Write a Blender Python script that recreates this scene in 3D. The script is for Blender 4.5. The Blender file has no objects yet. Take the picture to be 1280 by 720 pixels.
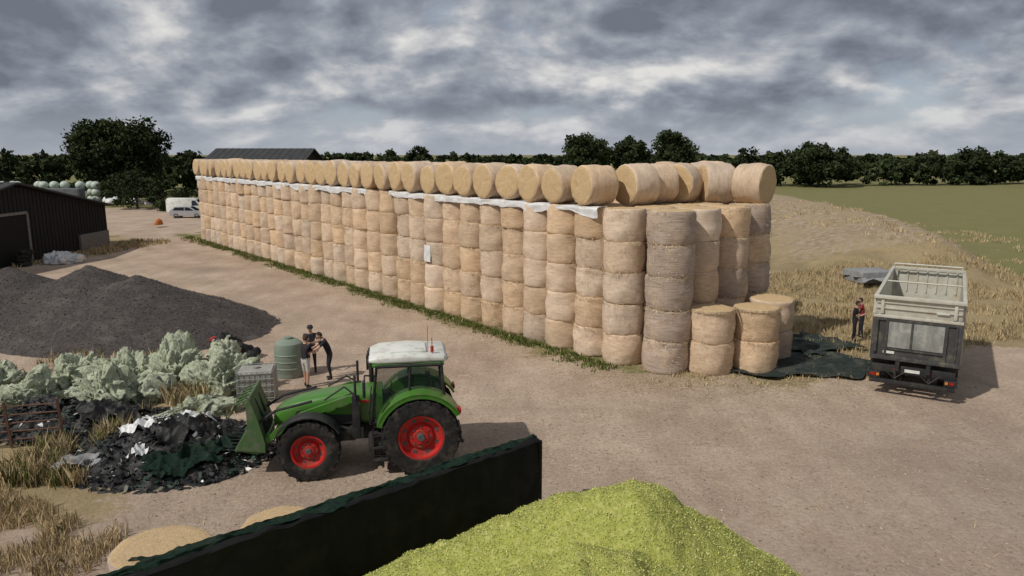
import bpy, bmesh, math, random
import numpy as np
from mathutils import Vector, Matrix, Euler, Quaternion, noise as N
random.seed(7); rng=np.random.default_rng(7)
S=bpy.context.scene
S.view_settings.view_transform='Standard'; S.view_settings.look='None'; S.view_settings.exposure=0
rad=math.radians

# ------------------------------------------------------------------ materials
def nt(name):
    m=bpy.data.materials.new(name); m.use_nodes=True
    t=m.node_tree; b=t.nodes['Principled BSDF']; return m,t,b
def rgba(c): return (c[0],c[1],c[2],1)
def ramp(t,stops,fac):
    r=t.nodes.new('ShaderNodeValToRGB'); e=r.color_ramp.elements
    while len(e)<len(stops): e.new(.5)
    for i,(p,c) in enumerate(stops): e[i].position=p; e[i].color=rgba(c)
    t.links.new(fac,r.inputs[0]); return r.outputs[0]
def noise(t,vec,scale,detail=4,rough=.6,dist=0):
    n=t.nodes.new('ShaderNodeTexNoise'); n.inputs['Scale'].default_value=scale
    n.inputs['Detail'].default_value=detail; n.inputs['Roughness'].default_value=rough
    n.inputs['Distortion'].default_value=dist
    if vec is not None: t.links.new(vec,n.inputs['Vector'])
    return n.outputs[0]
def mapping(t,vec,sc=(1,1,1),rot=(0,0,0),loc=(0,0,0)):
    m=t.nodes.new('ShaderNodeMapping'); m.inputs['Scale'].default_value=sc; m.inputs['Rotation'].default_value=rot; m.inputs['Location'].default_value=loc
    t.links.new(vec,m.inputs['Vector']); return m.outputs[0]
def mix(t,fac,a,b,mode='MIX'):
    m=t.nodes.new('ShaderNodeMix'); m.data_type='RGBA'; m.blend_type=mode
    for s,v in ((m.inputs[0],fac),(m.inputs[6],a),(m.inputs[7],b)):
        if isinstance(v,bpy.types.NodeSocket): t.links.new(v,s)
        elif isinstance(v,(int,float)): s.default_value=v
        else: s.default_value=rgba(v)
    return m.outputs[2]
def math_(t,op,a,b=0.0,clamp=False):
    m=t.nodes.new('ShaderNodeMath'); m.operation=op; m.use_clamp=clamp
    for s,v in ((m.inputs[0],a),(m.inputs[1],b)):
        if isinstance(v,bpy.types.NodeSocket): t.links.new(v,s)
        else: s.default_value=v
    return m.outputs[0]
def bump(t,b,h,strength=.5,dist=.02):
    n=t.nodes.new('ShaderNodeBump'); n.inputs['Strength'].default_value=strength; n.inputs['Distance'].default_value=dist
    t.links.new(h,n.inputs['Height']); t.links.new(n.outputs[0],b.inputs['Normal'])
def M(name,c1,c2=None,scale=6,rough=.8,bmp=.3,bd=.02,metal=0,stretch=(1,1,1),rnd=0,spec=.3,dirt=None,dscale=1.5,coat=0,alpha=1,vcol=False,flat=False):
    m,t,b=nt(name)
    if not flat:
        tc=t.nodes.new('ShaderNodeTexCoord')
        v=mapping(t,tc.outputs['Object'],stretch)
        n=noise(t,v,scale)
        col=ramp(t,[(.3,c1),(.7,c2 or tuple(x*.75 for x in c1))],n)
    else:
        rg=t.nodes.new('ShaderNodeRGB'); rg.outputs[0].default_value=rgba(c1); col=rg.outputs[0]; bmp=0
    if dirt:
        n2=noise(t,tc.outputs['Object'],dscale,6,.7)
        f=ramp(t,[(.5,(0,0,0)),(.68,(1,1,1))],n2)
        col=mix(t,f,col,dirt)
    if rnd:
        oi=t.nodes.new('ShaderNodeObjectInfo')
        h=t.nodes.new('ShaderNodeHueSaturation')
        t.links.new(math_(t,'ADD',math_(t,'MULTIPLY',oi.outputs['Random'],rnd),1-rnd*.6),h.inputs['Value'])
        t.links.new(col,h.inputs['Color']); col=h.outputs[0]
    if vcol:
        a=t.nodes.new('ShaderNodeAttribute'); a.attribute_name='Col'
        col=mix(t,1.0,col,a.outputs[0],'MULTIPLY')
    t.links.new(col,b.inputs['Base Color'])
    b.inputs['Roughness'].default_value=rough; b.inputs['Metallic'].default_value=metal
    b.inputs['Specular IOR Level'].default_value=spec
    b.inputs['Coat Weight'].default_value=coat; b.inputs['Alpha'].default_value=alpha
    if bmp: bump(t,b,n,bmp,bd)
    return m

# ------------------------------------------------------------------ mesh builder
def finish(me,smooth=True,ang=38):
    if smooth:
        me.shade_smooth()
        try: me.set_sharp_from_angle(angle=rad(ang))
        except Exception: pass
def link(o,parent=None):
    S.collection.objects.link(o)
    if parent: o.parent=parent
    return o
def empty(name,loc=(0,0,0),rz=0):
    e=bpy.data.objects.new(name,None); e.location=loc; e.rotation_euler=(0,0,rz); S.collection.objects.link(e); return e
class MB:
    def __init__(s): s.v=[];s.f=[];s.m=[]
    def add(s,vs,fs,mi=0):
        o=len(s.v); s.v+= [tuple(v) for v in vs]; s.f+=[tuple(i+o for i in f) for f in fs]; s.m+=[mi]*len(fs); return s
    def box(s,c,size,mi=0,rot=None,bev=0):
        bm=bmesh.new(); bmesh.ops.create_cube(bm,size=1); bmesh.ops.scale(bm,vec=size,verts=bm.verts)
        if bev: bmesh.ops.bevel(bm,geom=bm.edges[:],offset=bev,segments=2,affect='EDGES',profile=.6)
        R=Euler(rot).to_matrix() if rot else Matrix.Identity(3)
        bm.verts.index_update()
        s.add([R@v.co+Vector(c) for v in bm.verts],[[v.index for v in f.verts] for f in bm.faces],mi); bm.free(); return s
    def cyl(s,p0,p1,r0,r1=None,n=12,mi=0):
        r1=r0 if r1 is None else r1; p0=Vector(p0);p1=Vector(p1); d=(p1-p0).normalized()
        a=d.orthogonal().normalized(); b=d.cross(a); vs=[]
        for p,r in ((p0,r0),(p1,r1)):
            for i in range(n):
                t=2*math.pi*i/n; vs.append(p+a*(r*math.cos(t))+b*(r*math.sin(t)))
        fs=[(i,(i+1)%n,n+(i+1)%n,n+i) for i in range(n)]+[tuple(range(n-1,-1,-1)),tuple(range(n,2*n))]
        return s.add(vs,fs,mi)
    def path(s,pts,r,n=8,mi=0,r1=None):
        k=len(pts)-1
        for i in range(k):
            ra=r if r1 is None else r+(r1-r)*i/k; rb=r if r1 is None else r+(r1-r)*(i+1)/k
            s.cyl(pts[i],pts[i+1],ra,rb,n,mi)
        return s
    def lathe(s,prof,o=(0,0,0),axis='y',n=32,mi=0,close=False):
        vs=[];o=Vector(o)
        for r,h in prof:
            for i in range(n):
                t=2*math.pi*i/n; c,q=r*math.cos(t),r*math.sin(t)
                vs.append(o+(Vector((c,h,q)) if axis=='y' else Vector((c,q,h)) if axis=='z' else Vector((h,c,q))))
        k=len(prof); fs=[]
        for j in range(k if close else k-1):
            for i in range(n):
                a=j*n+i;b=j*n+(i+1)%n;c=((j+1)%k)*n+(i+1)%n;d=((j+1)%k)*n+i; fs.append((a,b,c,d))
        return s.add(vs,fs,mi)
    def prism(s,poly,y0,y1,mi=0,ax='y'):
        n=len(poly); vs=[]
        for y in (y0,y1):
            for p in poly: vs.append((p[0],y,p[1]) if ax=='y' else (y,p[0],p[1]) if ax=='x' else (p[0],p[1],y))
        fs=[(i,(i+1)%n,n+(i+1)%n,n+i) for i in range(n)]+[tuple(range(n-1,-1,-1)),tuple(range(n,2*n))]
        return s.add(vs,fs,mi)
    def arc(s,cx,cz,r,a0,a1,y0,y1,th=.03,mi=0,n=20):
        vs=[];fs=[]
        for i in range(n+1):
            t=rad(a0+(a1-a0)*i/n)
            for rr in (r,r+th):
                for y in (y0,y1): vs.append((cx+rr*math.cos(t),y,cz+rr*math.sin(t)))
        for i in range(n):
            a=i*4;b=a+4
            fs+=[(a,a+1,b+1,b),(a+2,b+2,b+3,a+3),(a,b,b+2,a+2),(a+1,a+3,b+3,b+1)]
        fs+=[(0,2,3,1),(n*4,n*4+1,n*4+3,n*4+2)]
        return s.add(vs,fs,mi)
    def loft(s,rings,mi=0):
        n=len(rings[0]); vs=[p for r in rings for p in r]; fs=[]
        for j in range(len(rings)-1):
            for i in range(n): fs.append((j*n+i,j*n+(i+1)%n,(j+1)*n+(i+1)%n,(j+1)*n+i))
        fs+=[tuple(range(n-1,-1,-1)),tuple(range((len(rings)-1)*n,len(rings)*n))]
        return s.add(vs,fs,mi)
    def sphere(s,c,r,mi=0,u=16,v=10,zmin=-1):
        vs=[];fs=[]
        for j in range(v+1):
            t=-math.pi/2+math.pi*j/v
            for i in range(u):
                p=2*math.pi*i/u; vs.append((c[0]+r[0]*math.cos(t)*math.cos(p),c[1]+r[1]*math.cos(t)*math.sin(p),c[2]+r[2]*max(zmin,math.sin(t))))
        for j in range(v):
            for i in range(u): fs.append((j*u+i,j*u+(i+1)%u,(j+1)*u+(i+1)%u,(j+1)*u+i))
        return s.add(vs,fs,mi)
    def obj(s,name,mats,parent=None,loc=(0,0,0),rot=(0,0,0),ang=38,fix=True):
        me=bpy.data.meshes.new(name); me.from_pydata(s.v,[],s.f)
        for m in (mats if isinstance(mats,(list,tuple)) else [mats]): me.materials.append(m)
        me.polygons.foreach_set('material_index',s.m)
        if fix:
            bm=bmesh.new(); bm.from_mesh(me); bmesh.ops.recalc_face_normals(bm,faces=bm.faces); bm.to_mesh(me); bm.free()
        finish(me,True,ang)
        o=bpy.data.objects.new(name,me); o.location=loc; o.rotation_euler=rot; return link(o,parent)
def rrect(x,w,z0,z1,r,k=4,yc=0):
    pts=[]
    for (cy,cz,a) in ((w/2-r,z1-r,0),(-w/2+r,z1-r,90),(-w/2+r,z0+r,180),(w/2-r,z0+r,270)):
        for i in range(k+1):
            t=rad(a+90*i/k); pts.append((x,yc+cy+r*math.cos(t),cz+r*math.sin(t)))
    return pts
def quads(name,V,mat,cols=None,k=4,parent=None):
    n=V.shape[0]; me=bpy.data.meshes.new(name)
    me.vertices.add(n*k); me.vertices.foreach_set('co',V.reshape(-1).astype(np.float32))
    me.loops.add(n*k); me.loops.foreach_set('vertex_index',np.arange(n*k,dtype=np.int32))
    me.polygons.add(n); me.polygons.foreach_set('loop_start',np.arange(0,n*k,k,dtype=np.int32))
    me.update(calc_edges=True)
    if cols is not None:
        a=me.color_attributes.new('Col','FLOAT_COLOR','POINT')
        c=np.ones((n,k,4),np.float32); c[:,:,:3]=cols[:,None,:]; a.data.foreach_set('color',c.reshape(-1))
    me.materials.append(mat); o=bpy.data.objects.new(name,me); return link(o,parent)
def grid(name,xs,ys,zf,mat,maskf=None,xyf=None):
    nx,ny=len(xs),len(ys); V=np.zeros((ny,nx,3),np.float32)
    for j,y in enumerate(ys):
        for i,x in enumerate(xs):
            V[j,i]=(x,y,zf(x,y))
    idx=np.arange(nx*ny).reshape(ny,nx)
    F=np.stack([idx[:-1,:-1],idx[:-1,1:],idx[1:,1:],idx[1:,:-1]],-1).reshape(-1,4)
    me=bpy.data.meshes.new(name); me.from_pydata(V.reshape(-1,3).tolist(),[],F.tolist()); me.shade_smooth()
    if maskf:
        a=me.color_attributes.new('mask','FLOAT_COLOR','POINT')
        c=np.ones((nx*ny,4),np.float32)
        for k,(x,y,z) in enumerate(V.reshape(-1,3)): c[k,:3]=maskf(float(x),float(y))
        a.data.foreach_set('color',c.reshape(-1))
    me.materials.append(mat); o=bpy.data.objects.new(name,me); return link(o)
def nz(x,y,z=0): return N.noise(Vector((x,y,z)))
def fbm(x,y,z=0,o=5): return N.fractal(Vector((x,y,z)),1.0,2.0,o)
def sstep(a,b,x):
    t=min(1,max(0,(x-a)/(b-a))); return t*t*(3-2*t)

# ------------------------------------------------------------------ camera / light / sky
cam=bpy.data.cameras.new('camera'); co=bpy.data.objects.new('camera',cam); link(co)
co.location=(0,0,8.06); co.rotation_euler=(rad(90-10.57),0,0)
cam.sensor_width=36; cam.lens=25.31; cam.clip_end=5000; S.camera=co
Ldir=Vector((.74,.52,-.95)).normalized()
sun=bpy.data.lights.new('sun','SUN'); sun.energy=3.2; sun.angle=rad(.9); sun.color=(1,.95,.88)
so=bpy.data.objects.new('sun',sun); link(so); so.rotation_euler=(-Ldir).to_track_quat('Z','Y').to_euler()
el=math.asin(-Ldir.z); az=math.atan2(-Ldir.x,-Ldir.y)
w=bpy.data.worlds.new('World'); S.world=w; w.use_nodes=True; t=w.node_tree
bg=t.nodes['Background']; bg.inputs[1].default_value=.1
sk=t.nodes.new('ShaderNodeTexSky'); sk.sky_type='NISHITA'; sk.sun_disc=False; sk.sun_elevation=el; sk.sun_rotation=az%(2*math.pi)
tc=t.nodes.new('ShaderNodeTexCoord'); sp=t.nodes.new('ShaderNodeSeparateXYZ'); t.links.new(tc.outputs['Generated'],sp.inputs[0])
zz=math_(t,'ADD',math_(t,'MAXIMUM',sp.outputs[2],0.0),.40)
cb=t.nodes.new('ShaderNodeCombineXYZ')
t.links.new(math_(t,'DIVIDE',sp.outputs[0],zz),cb.inputs[0]); t.links.new(math_(t,'DIVIDE',sp.outputs[1],zz),cb.inputs[1])
cb.inputs[2].default_value=7.3
Pc=cb.outputs[0]
big=noise(t,Pc,1.1,2,.5)
nA=noise(t,Pc,2.6,8,.53,.15)
nS=noise(t,mapping(t,Pc,loc=(-.05,-.085,.015)),2.6,6,.53,.15)
sc=10.0
def c10(r,g,b): return (r*sc,g*sc,b*sc)
dens=math_(t,'ADD',math_(t,'MULTIPLY',nA,.60),math_(t,'MULTIPLY',big,.42))
lit=math_(t,'ADD',math_(t,'MULTIPLY',math_(t,'SUBTRACT',nA,nS),3.4),math_(t,'SUBTRACT',1.36,math_(t,'MULTIPLY',dens,1.75)),True)
cc=ramp(t,[(.10,(.16,.18,.22)),(.38,(.25,.275,.325)),(.58,(.36,.385,.43)),(.76,(.54,.545,.56)),(.95,(.74,.73,.71))],lit)
cov=ramp(t,[(.385,(.15,.15,.15)),(.455,(1,1,1))],dens)
ccs=mix(t,1.0,cc,(sc,sc,sc),'MULTIPLY')
blue=mix(t,.7,sk.outputs[0],c10(.33,.39,.48))
col=mix(t,cov,blue,ccs)
hz=ramp(t,[(0.0,(1,1,1)),(.075,(0,0,0))],sp.outputs[2])
col=mix(t,math_(t,'MULTIPLY',hz,.70),col,c10(.42,.45,.50))
t.links.new(col,bg.inputs[0])

# ------------------------------------------------------------------ terrain
DIRT=[(-12.5,5),(-10.5,14),(-8.2,16.2),(-8.5,21),(-13,24.5),(-20,27),(-45,29),(-60,45),(-37,49),(-35,56),(-33,66),(-40,72),(-75,85),(-85,112),(-42,108),(-34,82),(-31,70),(3.0,27.0),(6.3,24.5),(14,25.5),(16,28.5),(30,32),(60,26),(80,5),(60,-30),(-14,-30)]
def sdpoly(x,y,P):
    d=1e9; ins=False; n=len(P)
    for i in range(n):
        x1,y1=P[i];x2,y2=P[(i+1)%n]; ex,ey=x2-x1,y2-y1
        q=max(0,min(1,((x-x1)*ex+(y-y1)*ey)/(ex*ex+ey*ey))); dx,dy=x-x1-q*ex,y-y1-q*ey
        d=min(d,dx*dx+dy*dy)
        if (y1>y)!=(y2>y) and x<(x2-x1)*(y-y1)/(y2-y1)+x1: ins=not ins
    d=math.sqrt(d); return d if ins else -d
def bank(x,y):
    if y<34 or y>150 or x<10 or x>60: return 0
    xc=28+ (y-46)*.26 if y<66 else 33.2+(y-66)*.09
    h=2.6*sstep(38,52,y)*(1-sstep(110,145,y))
    d=x-xc
    f=(1-sstep(0,16,-d)) if d<0 else (1-sstep(0,6,d))
    return h*f*(1+.06*nz(x*.5,y*.5))
def gh(x,y):
    z=.03*nz(x*.35,y*.35)+.012*nz(x*1.3,y*1.3)
    b=bank(x,y)
    if b>0.05: z+=(.12*nz(x*.9,y*.9)+.10*nz(x*2.2,y*.35,4))*min(1,b)
    return z+b
def gmask(x,y):
    d=sdpoly(x,y,DIRT)
    if abs(d)<12: d+=1.6*fbm(x*.45,y*.45,2,3)
    R=sstep(-1.2,1.0,d)
    s=(x-4.35)*(-.629)+(y-27.5)*.778; e=(x-4.35)*(-.778)+(y-27.5)*(-.629)
    G=.0
    if -3<s<60 and .2<e<2.6: G=max(G,(1-sstep(1.0,2.3,e+.8*nz(x,y,4)))*.9); R=min(R,1-.9*(1-sstep(1.1,2.2,e+.9*nz(x,y,4)))*sstep(-1,5,s)*(.55+.45*sstep(-.3,.4,nz(x*.5,y*.5,8))))
    bk=bank(x,y)
    if x>30 and y>34 and bk<.6: G=max(G,.75*sstep(0,6,x-(28+(y-46)*.16)))
    if bk>.3 and y>48: R=max(R,.47*sstep(.3,1.2,bk))
    if y>110: G=max(G,.75)
    if x<-30 and y>70: G=max(G,.5)
    B=sstep(4,13,x)*(1-sstep(17,24,y))*.5
    B=max(B,.8*max(0,1-math.hypot((x+21.5)/2.6,(y-50)/2.2)))
    B=max(B,.3*(1-sstep(14,20,y)))
    for e0,ph in ((4.2,0),(6.1,0),(8.6,3),(10.4,3)):      # worn wheel tracks following the road
        ec=e0+.9*math.sin(s*.06+ph)
        if -8<s<70: B=max(B,.42*max(0,1-abs(e-ec)/.6)*(.6+.8*nz(x*.3,y*.3,6)))
    # curved turning tracks in the front yard
    rr=math.hypot(x-1.0,y-35.5)
    for r0 in (13.6,15.5):
        if y<27 and x>-9: B=max(B,.36*max(0,1-abs(rr-r0)/.45)*(.6+.9*nz(x*.4,y*.4,9)))
    B=max(0,min(1,B+.35*B*nz(x*.5,y*.5,3)))
    if bk>.3: B=max(B,.28)
    return (R,G,B)
def spacing(a,b,lo,hi,st,g=1.18):
    mid=list(np.arange(lo,hi+1e-6,st)); L=[];x=lo;d=st
    while x>a: d*=g; x-=d; L.append(x)
    H=[];x=hi;d=st
    while x<b: d*=g; x+=d; H.append(x)
    return L[::-1]+mid+H
mg,t,b=nt('ground_mat'); tc=t.nodes.new('ShaderNodeTexCoord'); P=tc.outputs['Object']
at=t.nodes.new('ShaderNodeAttribute'); at.attribute_name='mask'; sr=t.nodes.new('ShaderNodeSeparateColor'); t.links.new(at.outputs[0],sr.inputs[0])
n1=noise(t,P,.30,6,.65,.4); n2=noise(t,P,9,5,.74); n3=noise(t,mapping(t,P,(.9,.10,1),(0,0,rad(-39))),1.3,4,.6); n4=noise(t,P,2.0,6,.7)
dirt=ramp(t,[(.3,(.32,.237,.175)),(.5,(.415,.318,.242)),(.7,(.50,.40,.31))],n1)
dirt=mix(t,ramp(t,[(.45,(0,0,0)),(.62,(.4,.4,.4))],n3),dirt,(.31,.235,.18))
dirt=mix(t,ramp(t,[(.52,(0,0,0)),(.70,(.5,.5,.5))],n4),dirt,(.52,.43,.34))
dirt=mix(t,.6,dirt,ramp(t,[(.3,(.5,.5,.5)),(.7,(1.4,1.4,1.4))],n2),'MULTIPLY')
dirt=mix(t,sr.outputs[2],dirt,mix(t,n4,(.16,.128,.10),(.28,.23,.185)))
dry=mix(t,n4,(.25,.19,.105),(.41,.32,.185)); dry=mix(t,.6,dry,ramp(t,[(.3,(.5,.5,.5)),(.7,(1.3,1.3,1.3))],n2),'MULTIPLY')
dry=mix(t,ramp(t,[(.45,(0,0,0)),(.62,(.8,.8,.8))],n1),dry,(.21,.165,.095))
grn=mix(t,n4,(.09,.11,.035),(.155,.165,.06)); grn=mix(t,ramp(t,[(.42,(0,0,0)),(.62,(.7,.7,.7))],n1),grn,(.20,.185,.08))
veg=mix(t,math_(t,'ADD',sr.outputs[1],math_(t,'MULTIPLY',math_(t,'SUBTRACT',n4,.5),.8),True),dry,grn)
rf=math_(t,'ADD',sr.outputs[0],math_(t,'MULTIPLY',math_(t,'SUBTRACT',n4,.5),1.6))
rf=ramp(t,[(.35,(0,0,0)),(.65,(1,1,1))],rf)
t.links.new(mix(t,rf,veg,dirt),b.inputs['Base Color']); b.inputs['Roughness'].default_value=.95; b.inputs['Specular IOR Level'].default_value=.1
bump(t,b,n2,.75,.05)
xs=spacing(-2500,2500,-34,40,.5); ys=spacing(-400,3500,4,76,.5)
grid('ground',xs,ys,gh,mg,gmask)

# ------------------------------------------------------------------ straw bales
def bale_mats():
    m,t,b=nt('straw_net_wrap'); tc=t.nodes.new('ShaderNodeTexCoord'); P=tc.outputs['Object']
    oi=t.nodes.new('ShaderNodeObjectInfo')
    off=t.nodes.new('ShaderNodeVectorMath'); off.operation='ADD'; t.links.new(P,off.inputs[0])
    cx=t.nodes.new('ShaderNodeCombineXYZ')
    for i in range(3): t.links.new(math_(t,'MULTIPLY',oi.outputs['Random'],30+11*i),cx.inputs[i])
    t.links.new(cx.outputs[0],off.inputs[1]); Q=off.outputs[0]
    a=noise(t,mapping(t,Q,(1.6,1.6,8)),1.7,5,.72,.3); f=noise(t,mapping(t,Q,(9,9,20)),3.5,4,.8); g=noise(t,Q,1.9,4,.65)
    c=ramp(t,[(.28,(.47,.325,.20)),(.5,(.635,.465,.31)),(.72,(.75,.575,.40))],a)
    c=mix(t,.65,c,ramp(t,[(.25,(.48,.45,.41)),(.75,(1.42,1.42,1.42))],f),'MULTIPLY')
    c=mix(t,ramp(t,[(.48,(0,0,0)),(.64,(.55,.55,.55))],g),c,(.49,.37,.25))
    h=t.nodes.new('ShaderNodeHueSaturation'); t.links.new(c,h.inputs['Color'])
    t.links.new(math_(t,'ADD',math_(t,'MULTIPLY',oi.outputs['Random'],.25),.85),h.inputs['Value'])
    t.links.new(math_(t,'ADD',math_(t,'MULTIPLY',math_(t,'FRACT',math_(t,'MULTIPLY',oi.outputs['Random'],7.3)),.32),.74),h.inputs['Saturation'])
    t.links.new(h.outputs[0],b.inputs['Base Color']); b.inputs['Roughness'].default_value=.75; b.inputs['Specular IOR Level'].default_value=.2
    bump(t,b,f,.6,.03)
    m2,t,b=nt('straw_cut_end'); tc=t.nodes.new('ShaderNodeTexCoord'); P=tc.outputs['Object']
    s=t.nodes.new('ShaderNodeSeparateXYZ'); t.links.new(P,s.inputs[0])
    r=math_(t,'SQRT',math_(t,'ADD',math_(t,'POWER',s.outputs[0],2.0),math_(t,'POWER',s.outputs[1],2.0)))
    n=noise(t,P,3,5,.65); rr=math_(t,'ADD',math_(t,'MULTIPLY',r,48),math_(t,'MULTIPLY',n,26))
    wv=math_(t,'SINE',rr); fn=noise(t,P,24,5,.8)
    c=mix(t,math_(t,'ADD',math_(t,'MULTIPLY',wv,.07),math_(t,'MULTIPLY',math_(t,'ADD',fn,math_(t,'MULTIPLY',n,.5)),.72),True),(.33,.22,.11),(.74,.54,.30))
    t.links.new(c,b.inputs['Base Color']); b.inputs['Roughness'].default_value=.9; bump(t,b,fn,.8,.04)
    return m,m2
mw,mc=bale_mats()
mwd=M('weathered_net_wrap',(.46,.365,.295),(.28,.215,.17),2.2,.75,.7,.03,stretch=(1,1,11),rnd=.2,dirt=(.50,.385,.275),dscale=1.4)
def bale_mesh(seed,R=.80,H=1.22,side=None,bul=.035):
    n=44; zs=[-1,-.97,-.9,-.75,-.5,-.25,0,.25,.5,.75,.9,.97,1]; vs=[];fs=[];mi=[]
    for z in zs:
        for i in range(n):
            a=2*math.pi*i/n; q=(N.noise(Vector((math.cos(a)*1.3,math.sin(a)*1.3,z*1.2+seed*9)))*.065+N.noise(Vector((math.cos(a)*4,math.sin(a)*4,z*5+seed*9)))*.032)
            e=max(0,abs(z)-.88)/.12
            r=R*(1-.045*e**2)+bul*(1-z*z)+q-.02
            vs.append((r*math.cos(a),r*math.sin(a),z*H/2+.022*N.noise(Vector((math.cos(a)*2,math.sin(a)*2,seed+z)))))
    for j in range(len(zs)-1):
        for i in range(n): fs.append((j*n+i,j*n+(i+1)%n,(j+1)*n+(i+1)%n,(j+1)*n+i)); mi.append(0)
    for top in (0,1):
        base=(len(zs)-1)*n if top else 0; prev=[base+i for i in range(n)]
        for k,fr in enumerate((.8,.55,.28)):
            st=len(vs)
            for i in range(n):
                a=2*math.pi*i/n; r=R*.92*fr
                z=(H/2+.03*(1-fr)+.04*N.noise(Vector((r*5*math.cos(a),r*5*math.sin(a),seed*3+top))))*(1 if top else -1)
                vs.append((r*math.cos(a),r*math.sin(a),z))
            cur=[st+i for i in range(n)]
            for i in range(n):
                q=(prev[i],prev[(i+1)%n],cur[(i+1)%n],cur[i]); fs.append(q if top else q[::-1]); mi.append(1)
            prev=cur
        vs.append((0,0,(H/2+.02)*(1 if top else -1))); c=len(vs)-1
        for i in range(n):
            q=(prev[i],prev[(i+1)%n],c); fs.append(q if top else q[::-1]); mi.append(1)
    me=bpy.data.meshes.new('bale_%d'%seed); me.from_pydata(vs,[],fs); me.materials.append(side or mw); me.materials.append(mc)
    me.polygons.foreach_set('material_index',mi); finish(me,True,50); return me
BM=[bale_mesh(i) for i in range(10)]; BMD=[bale_mesh(20+i,.86,1.24,mwd,.05) for i in range(3)]; BMB=[bale_mesh(30+i,.85,1.22,mwd if i==2 else None,.03) for i in range(3)]
stack=empty('straw_bale_stack')
cnt=0
def put(me,x,y,z,lay=None,tilt=0,parent=stack,nm='bale'):
    global cnt
    o=bpy.data.objects.new(nm+'_%d'%cnt if parent else nm,me); cnt+=1
    o.location=(x,y,z)
    if lay is None: o.rotation_euler=(random.gauss(0,.02)+tilt,random.gauss(0,.02),random.uniform(0,6.28))
    else:
        d=Vector((math.cos(lay),math.sin(lay),random.gauss(0,.02))); q=d.to_track_quat('Z','Y'); o.rotation_mode='QUATERNION'
        o.rotation_quaternion=q@Quaternion((0,0,1),random.uniform(0,6.28))
    return link(o,parent)
O=Vector((4.35,27.5)); U=Vector((-.629,.778)); W=Vector((.778,.629)); SP=1.6; NC=34; NR=5
for i in range(NC):
    for r in range(NR):
        c=O+U*(SP*i)+W*(1.6*r); jx,jy=random.gauss(0,.045),random.gauss(0,.045)
        edge=(r in(0,NR-1)) or i in (0,1,NC-1)
        for k in range(5):
            if not edge and k<4: continue
            o=put(random.choice(BM),c.x+jx+random.gauss(0,.032),c.y+jy+random.gauss(0,.032),.61+1.2*k)
            f=random.gauss(1,.02); o.scale=(f,f,1)
wa=math.atan2(W.y,W.x)
for i in range(1,NC):
    c=O+U*(SP*i)-W*(.22+random.gauss(0,.06)); s=random.uniform(.93,1.02)
    o=put(random.choice(BM),c.x,c.y,6.05+.79*s+random.gauss(0,.02),lay=wa+random.gauss(0,.07)+(-.25 if i==1 else 0)); o.scale=(s,s*random.uniform(.94,1),1.05)
    if i>2:
        for r in (1,2,3,4):
            c=O+U*(SP*i)+W*(1.35*r-.15)
            if r in(1,) or i>8: put(random.choice(BM),c.x,c.y,6.0+.79-(.1 if r>1 else 0.04),lay=wa+random.gauss(0,.06))
for (x,y,a) in [(5.0,29.3,.5),(6.0,30.2,.35),(7.2,30.9,.9),(7.0,32.6,.3),(8.7,30.9,.05),(10.05,30.2,-.75),(8.6,33.0,.2),(9.4,34.6,-.2)]:
    o=put(random.choice(BMB[:2]),x,y,6.83+random.gauss(0,.02),lay=a); o.scale=(1,random.uniform(.93,1),1)
for k in range(5): 
    put(BMD[k%3],5.85+random.gauss(0,.03),26.45+random.gauss(0,.02),.61+1.2*k)
    put(BM[k],7.2+random.gauss(0,.03),27.75,.61+1.2*k)
    put(BMB[k%2] if k!=2 else BMD[0],8.6+random.gauss(0,.04),28.75,.61+1.2*k)
    put(BMB[k%2] if k%2 else BMD[1],9.95+random.gauss(0,.03),30.1,.61+1.2*k)
for k in range(2):
    put(BMB[k],7.45,26.25,.61+1.2*k); put(BMB[1-k],9.2,26.45,.61+1.2*k)
    put(BMB[2-k],10.35,28.1,.61+1.2*k)
# loose strands sticking out of the nearer bales
nS_=26000; ci=rng.integers(0,20,nS_); zS=rng.uniform(.05,6.0,nS_); aS=math.atan2(-W.y,-W.x)+rng.uniform(-1.5,1.5,nS_)
cx_=4.35-.629*1.6*ci; cy_=27.5+.778*1.6*ci; rS=rng.uniform(.80,.85,nS_)
seam=rng.uniform(0,1,nS_)<.45; zS=np.where(seam,np.round(zS/1.2)*1.2+rng.normal(0,.04,nS_),zS); zS=np.maximum(zS,.03)
corner=rng.uniform(0,1,nS_)<.22; pk=rng.integers(0,5,nS_); PX=np.array([5.85,7.45,9.2,8.6,9.95])[pk]; PY=np.array([26.45,26.25,26.45,28.75,30.1])[pk]; PH=np.array([6.1,2.4,2.4,6.1,6.1])[pk]
cx_=np.where(corner,PX,cx_); cy_=np.where(corner,PY,cy_); zS=np.where(corner,np.minimum(zS,PH),zS); aS=np.where(corner,-math.pi/2+rng.uniform(-1.5,1.5,nS_),aS); rS=np.where(corner,rS+.055,rS)
P_=np.stack([cx_+rS*np.cos(aS),cy_+rS*np.sin(aS),zS],1); nr_=np.stack([np.cos(aS),np.sin(aS),0*aS],1)
d=rng.normal(size=(nS_,3)); d=d-nr_*(d*nr_).sum(1)[:,None]*.6; d/=np.linalg.norm(d,axis=1)[:,None]; l=rng.uniform(.02,.075,(nS_,1)); sd_=np.cross(d,nr_)*.006
quads('loose_strands',np.stack([P_-d*l-sd_,P_+d*l-sd_+nr_*.02,P_+d*l+sd_+nr_*.02,P_-d*l+sd_],1),M('strand',(.68,.53,.34),flat=True,vcol=True,rough=.8),np.ones((nS_,3))*rng.uniform(.45,1.2,(nS_,1)),4,stack)

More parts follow.
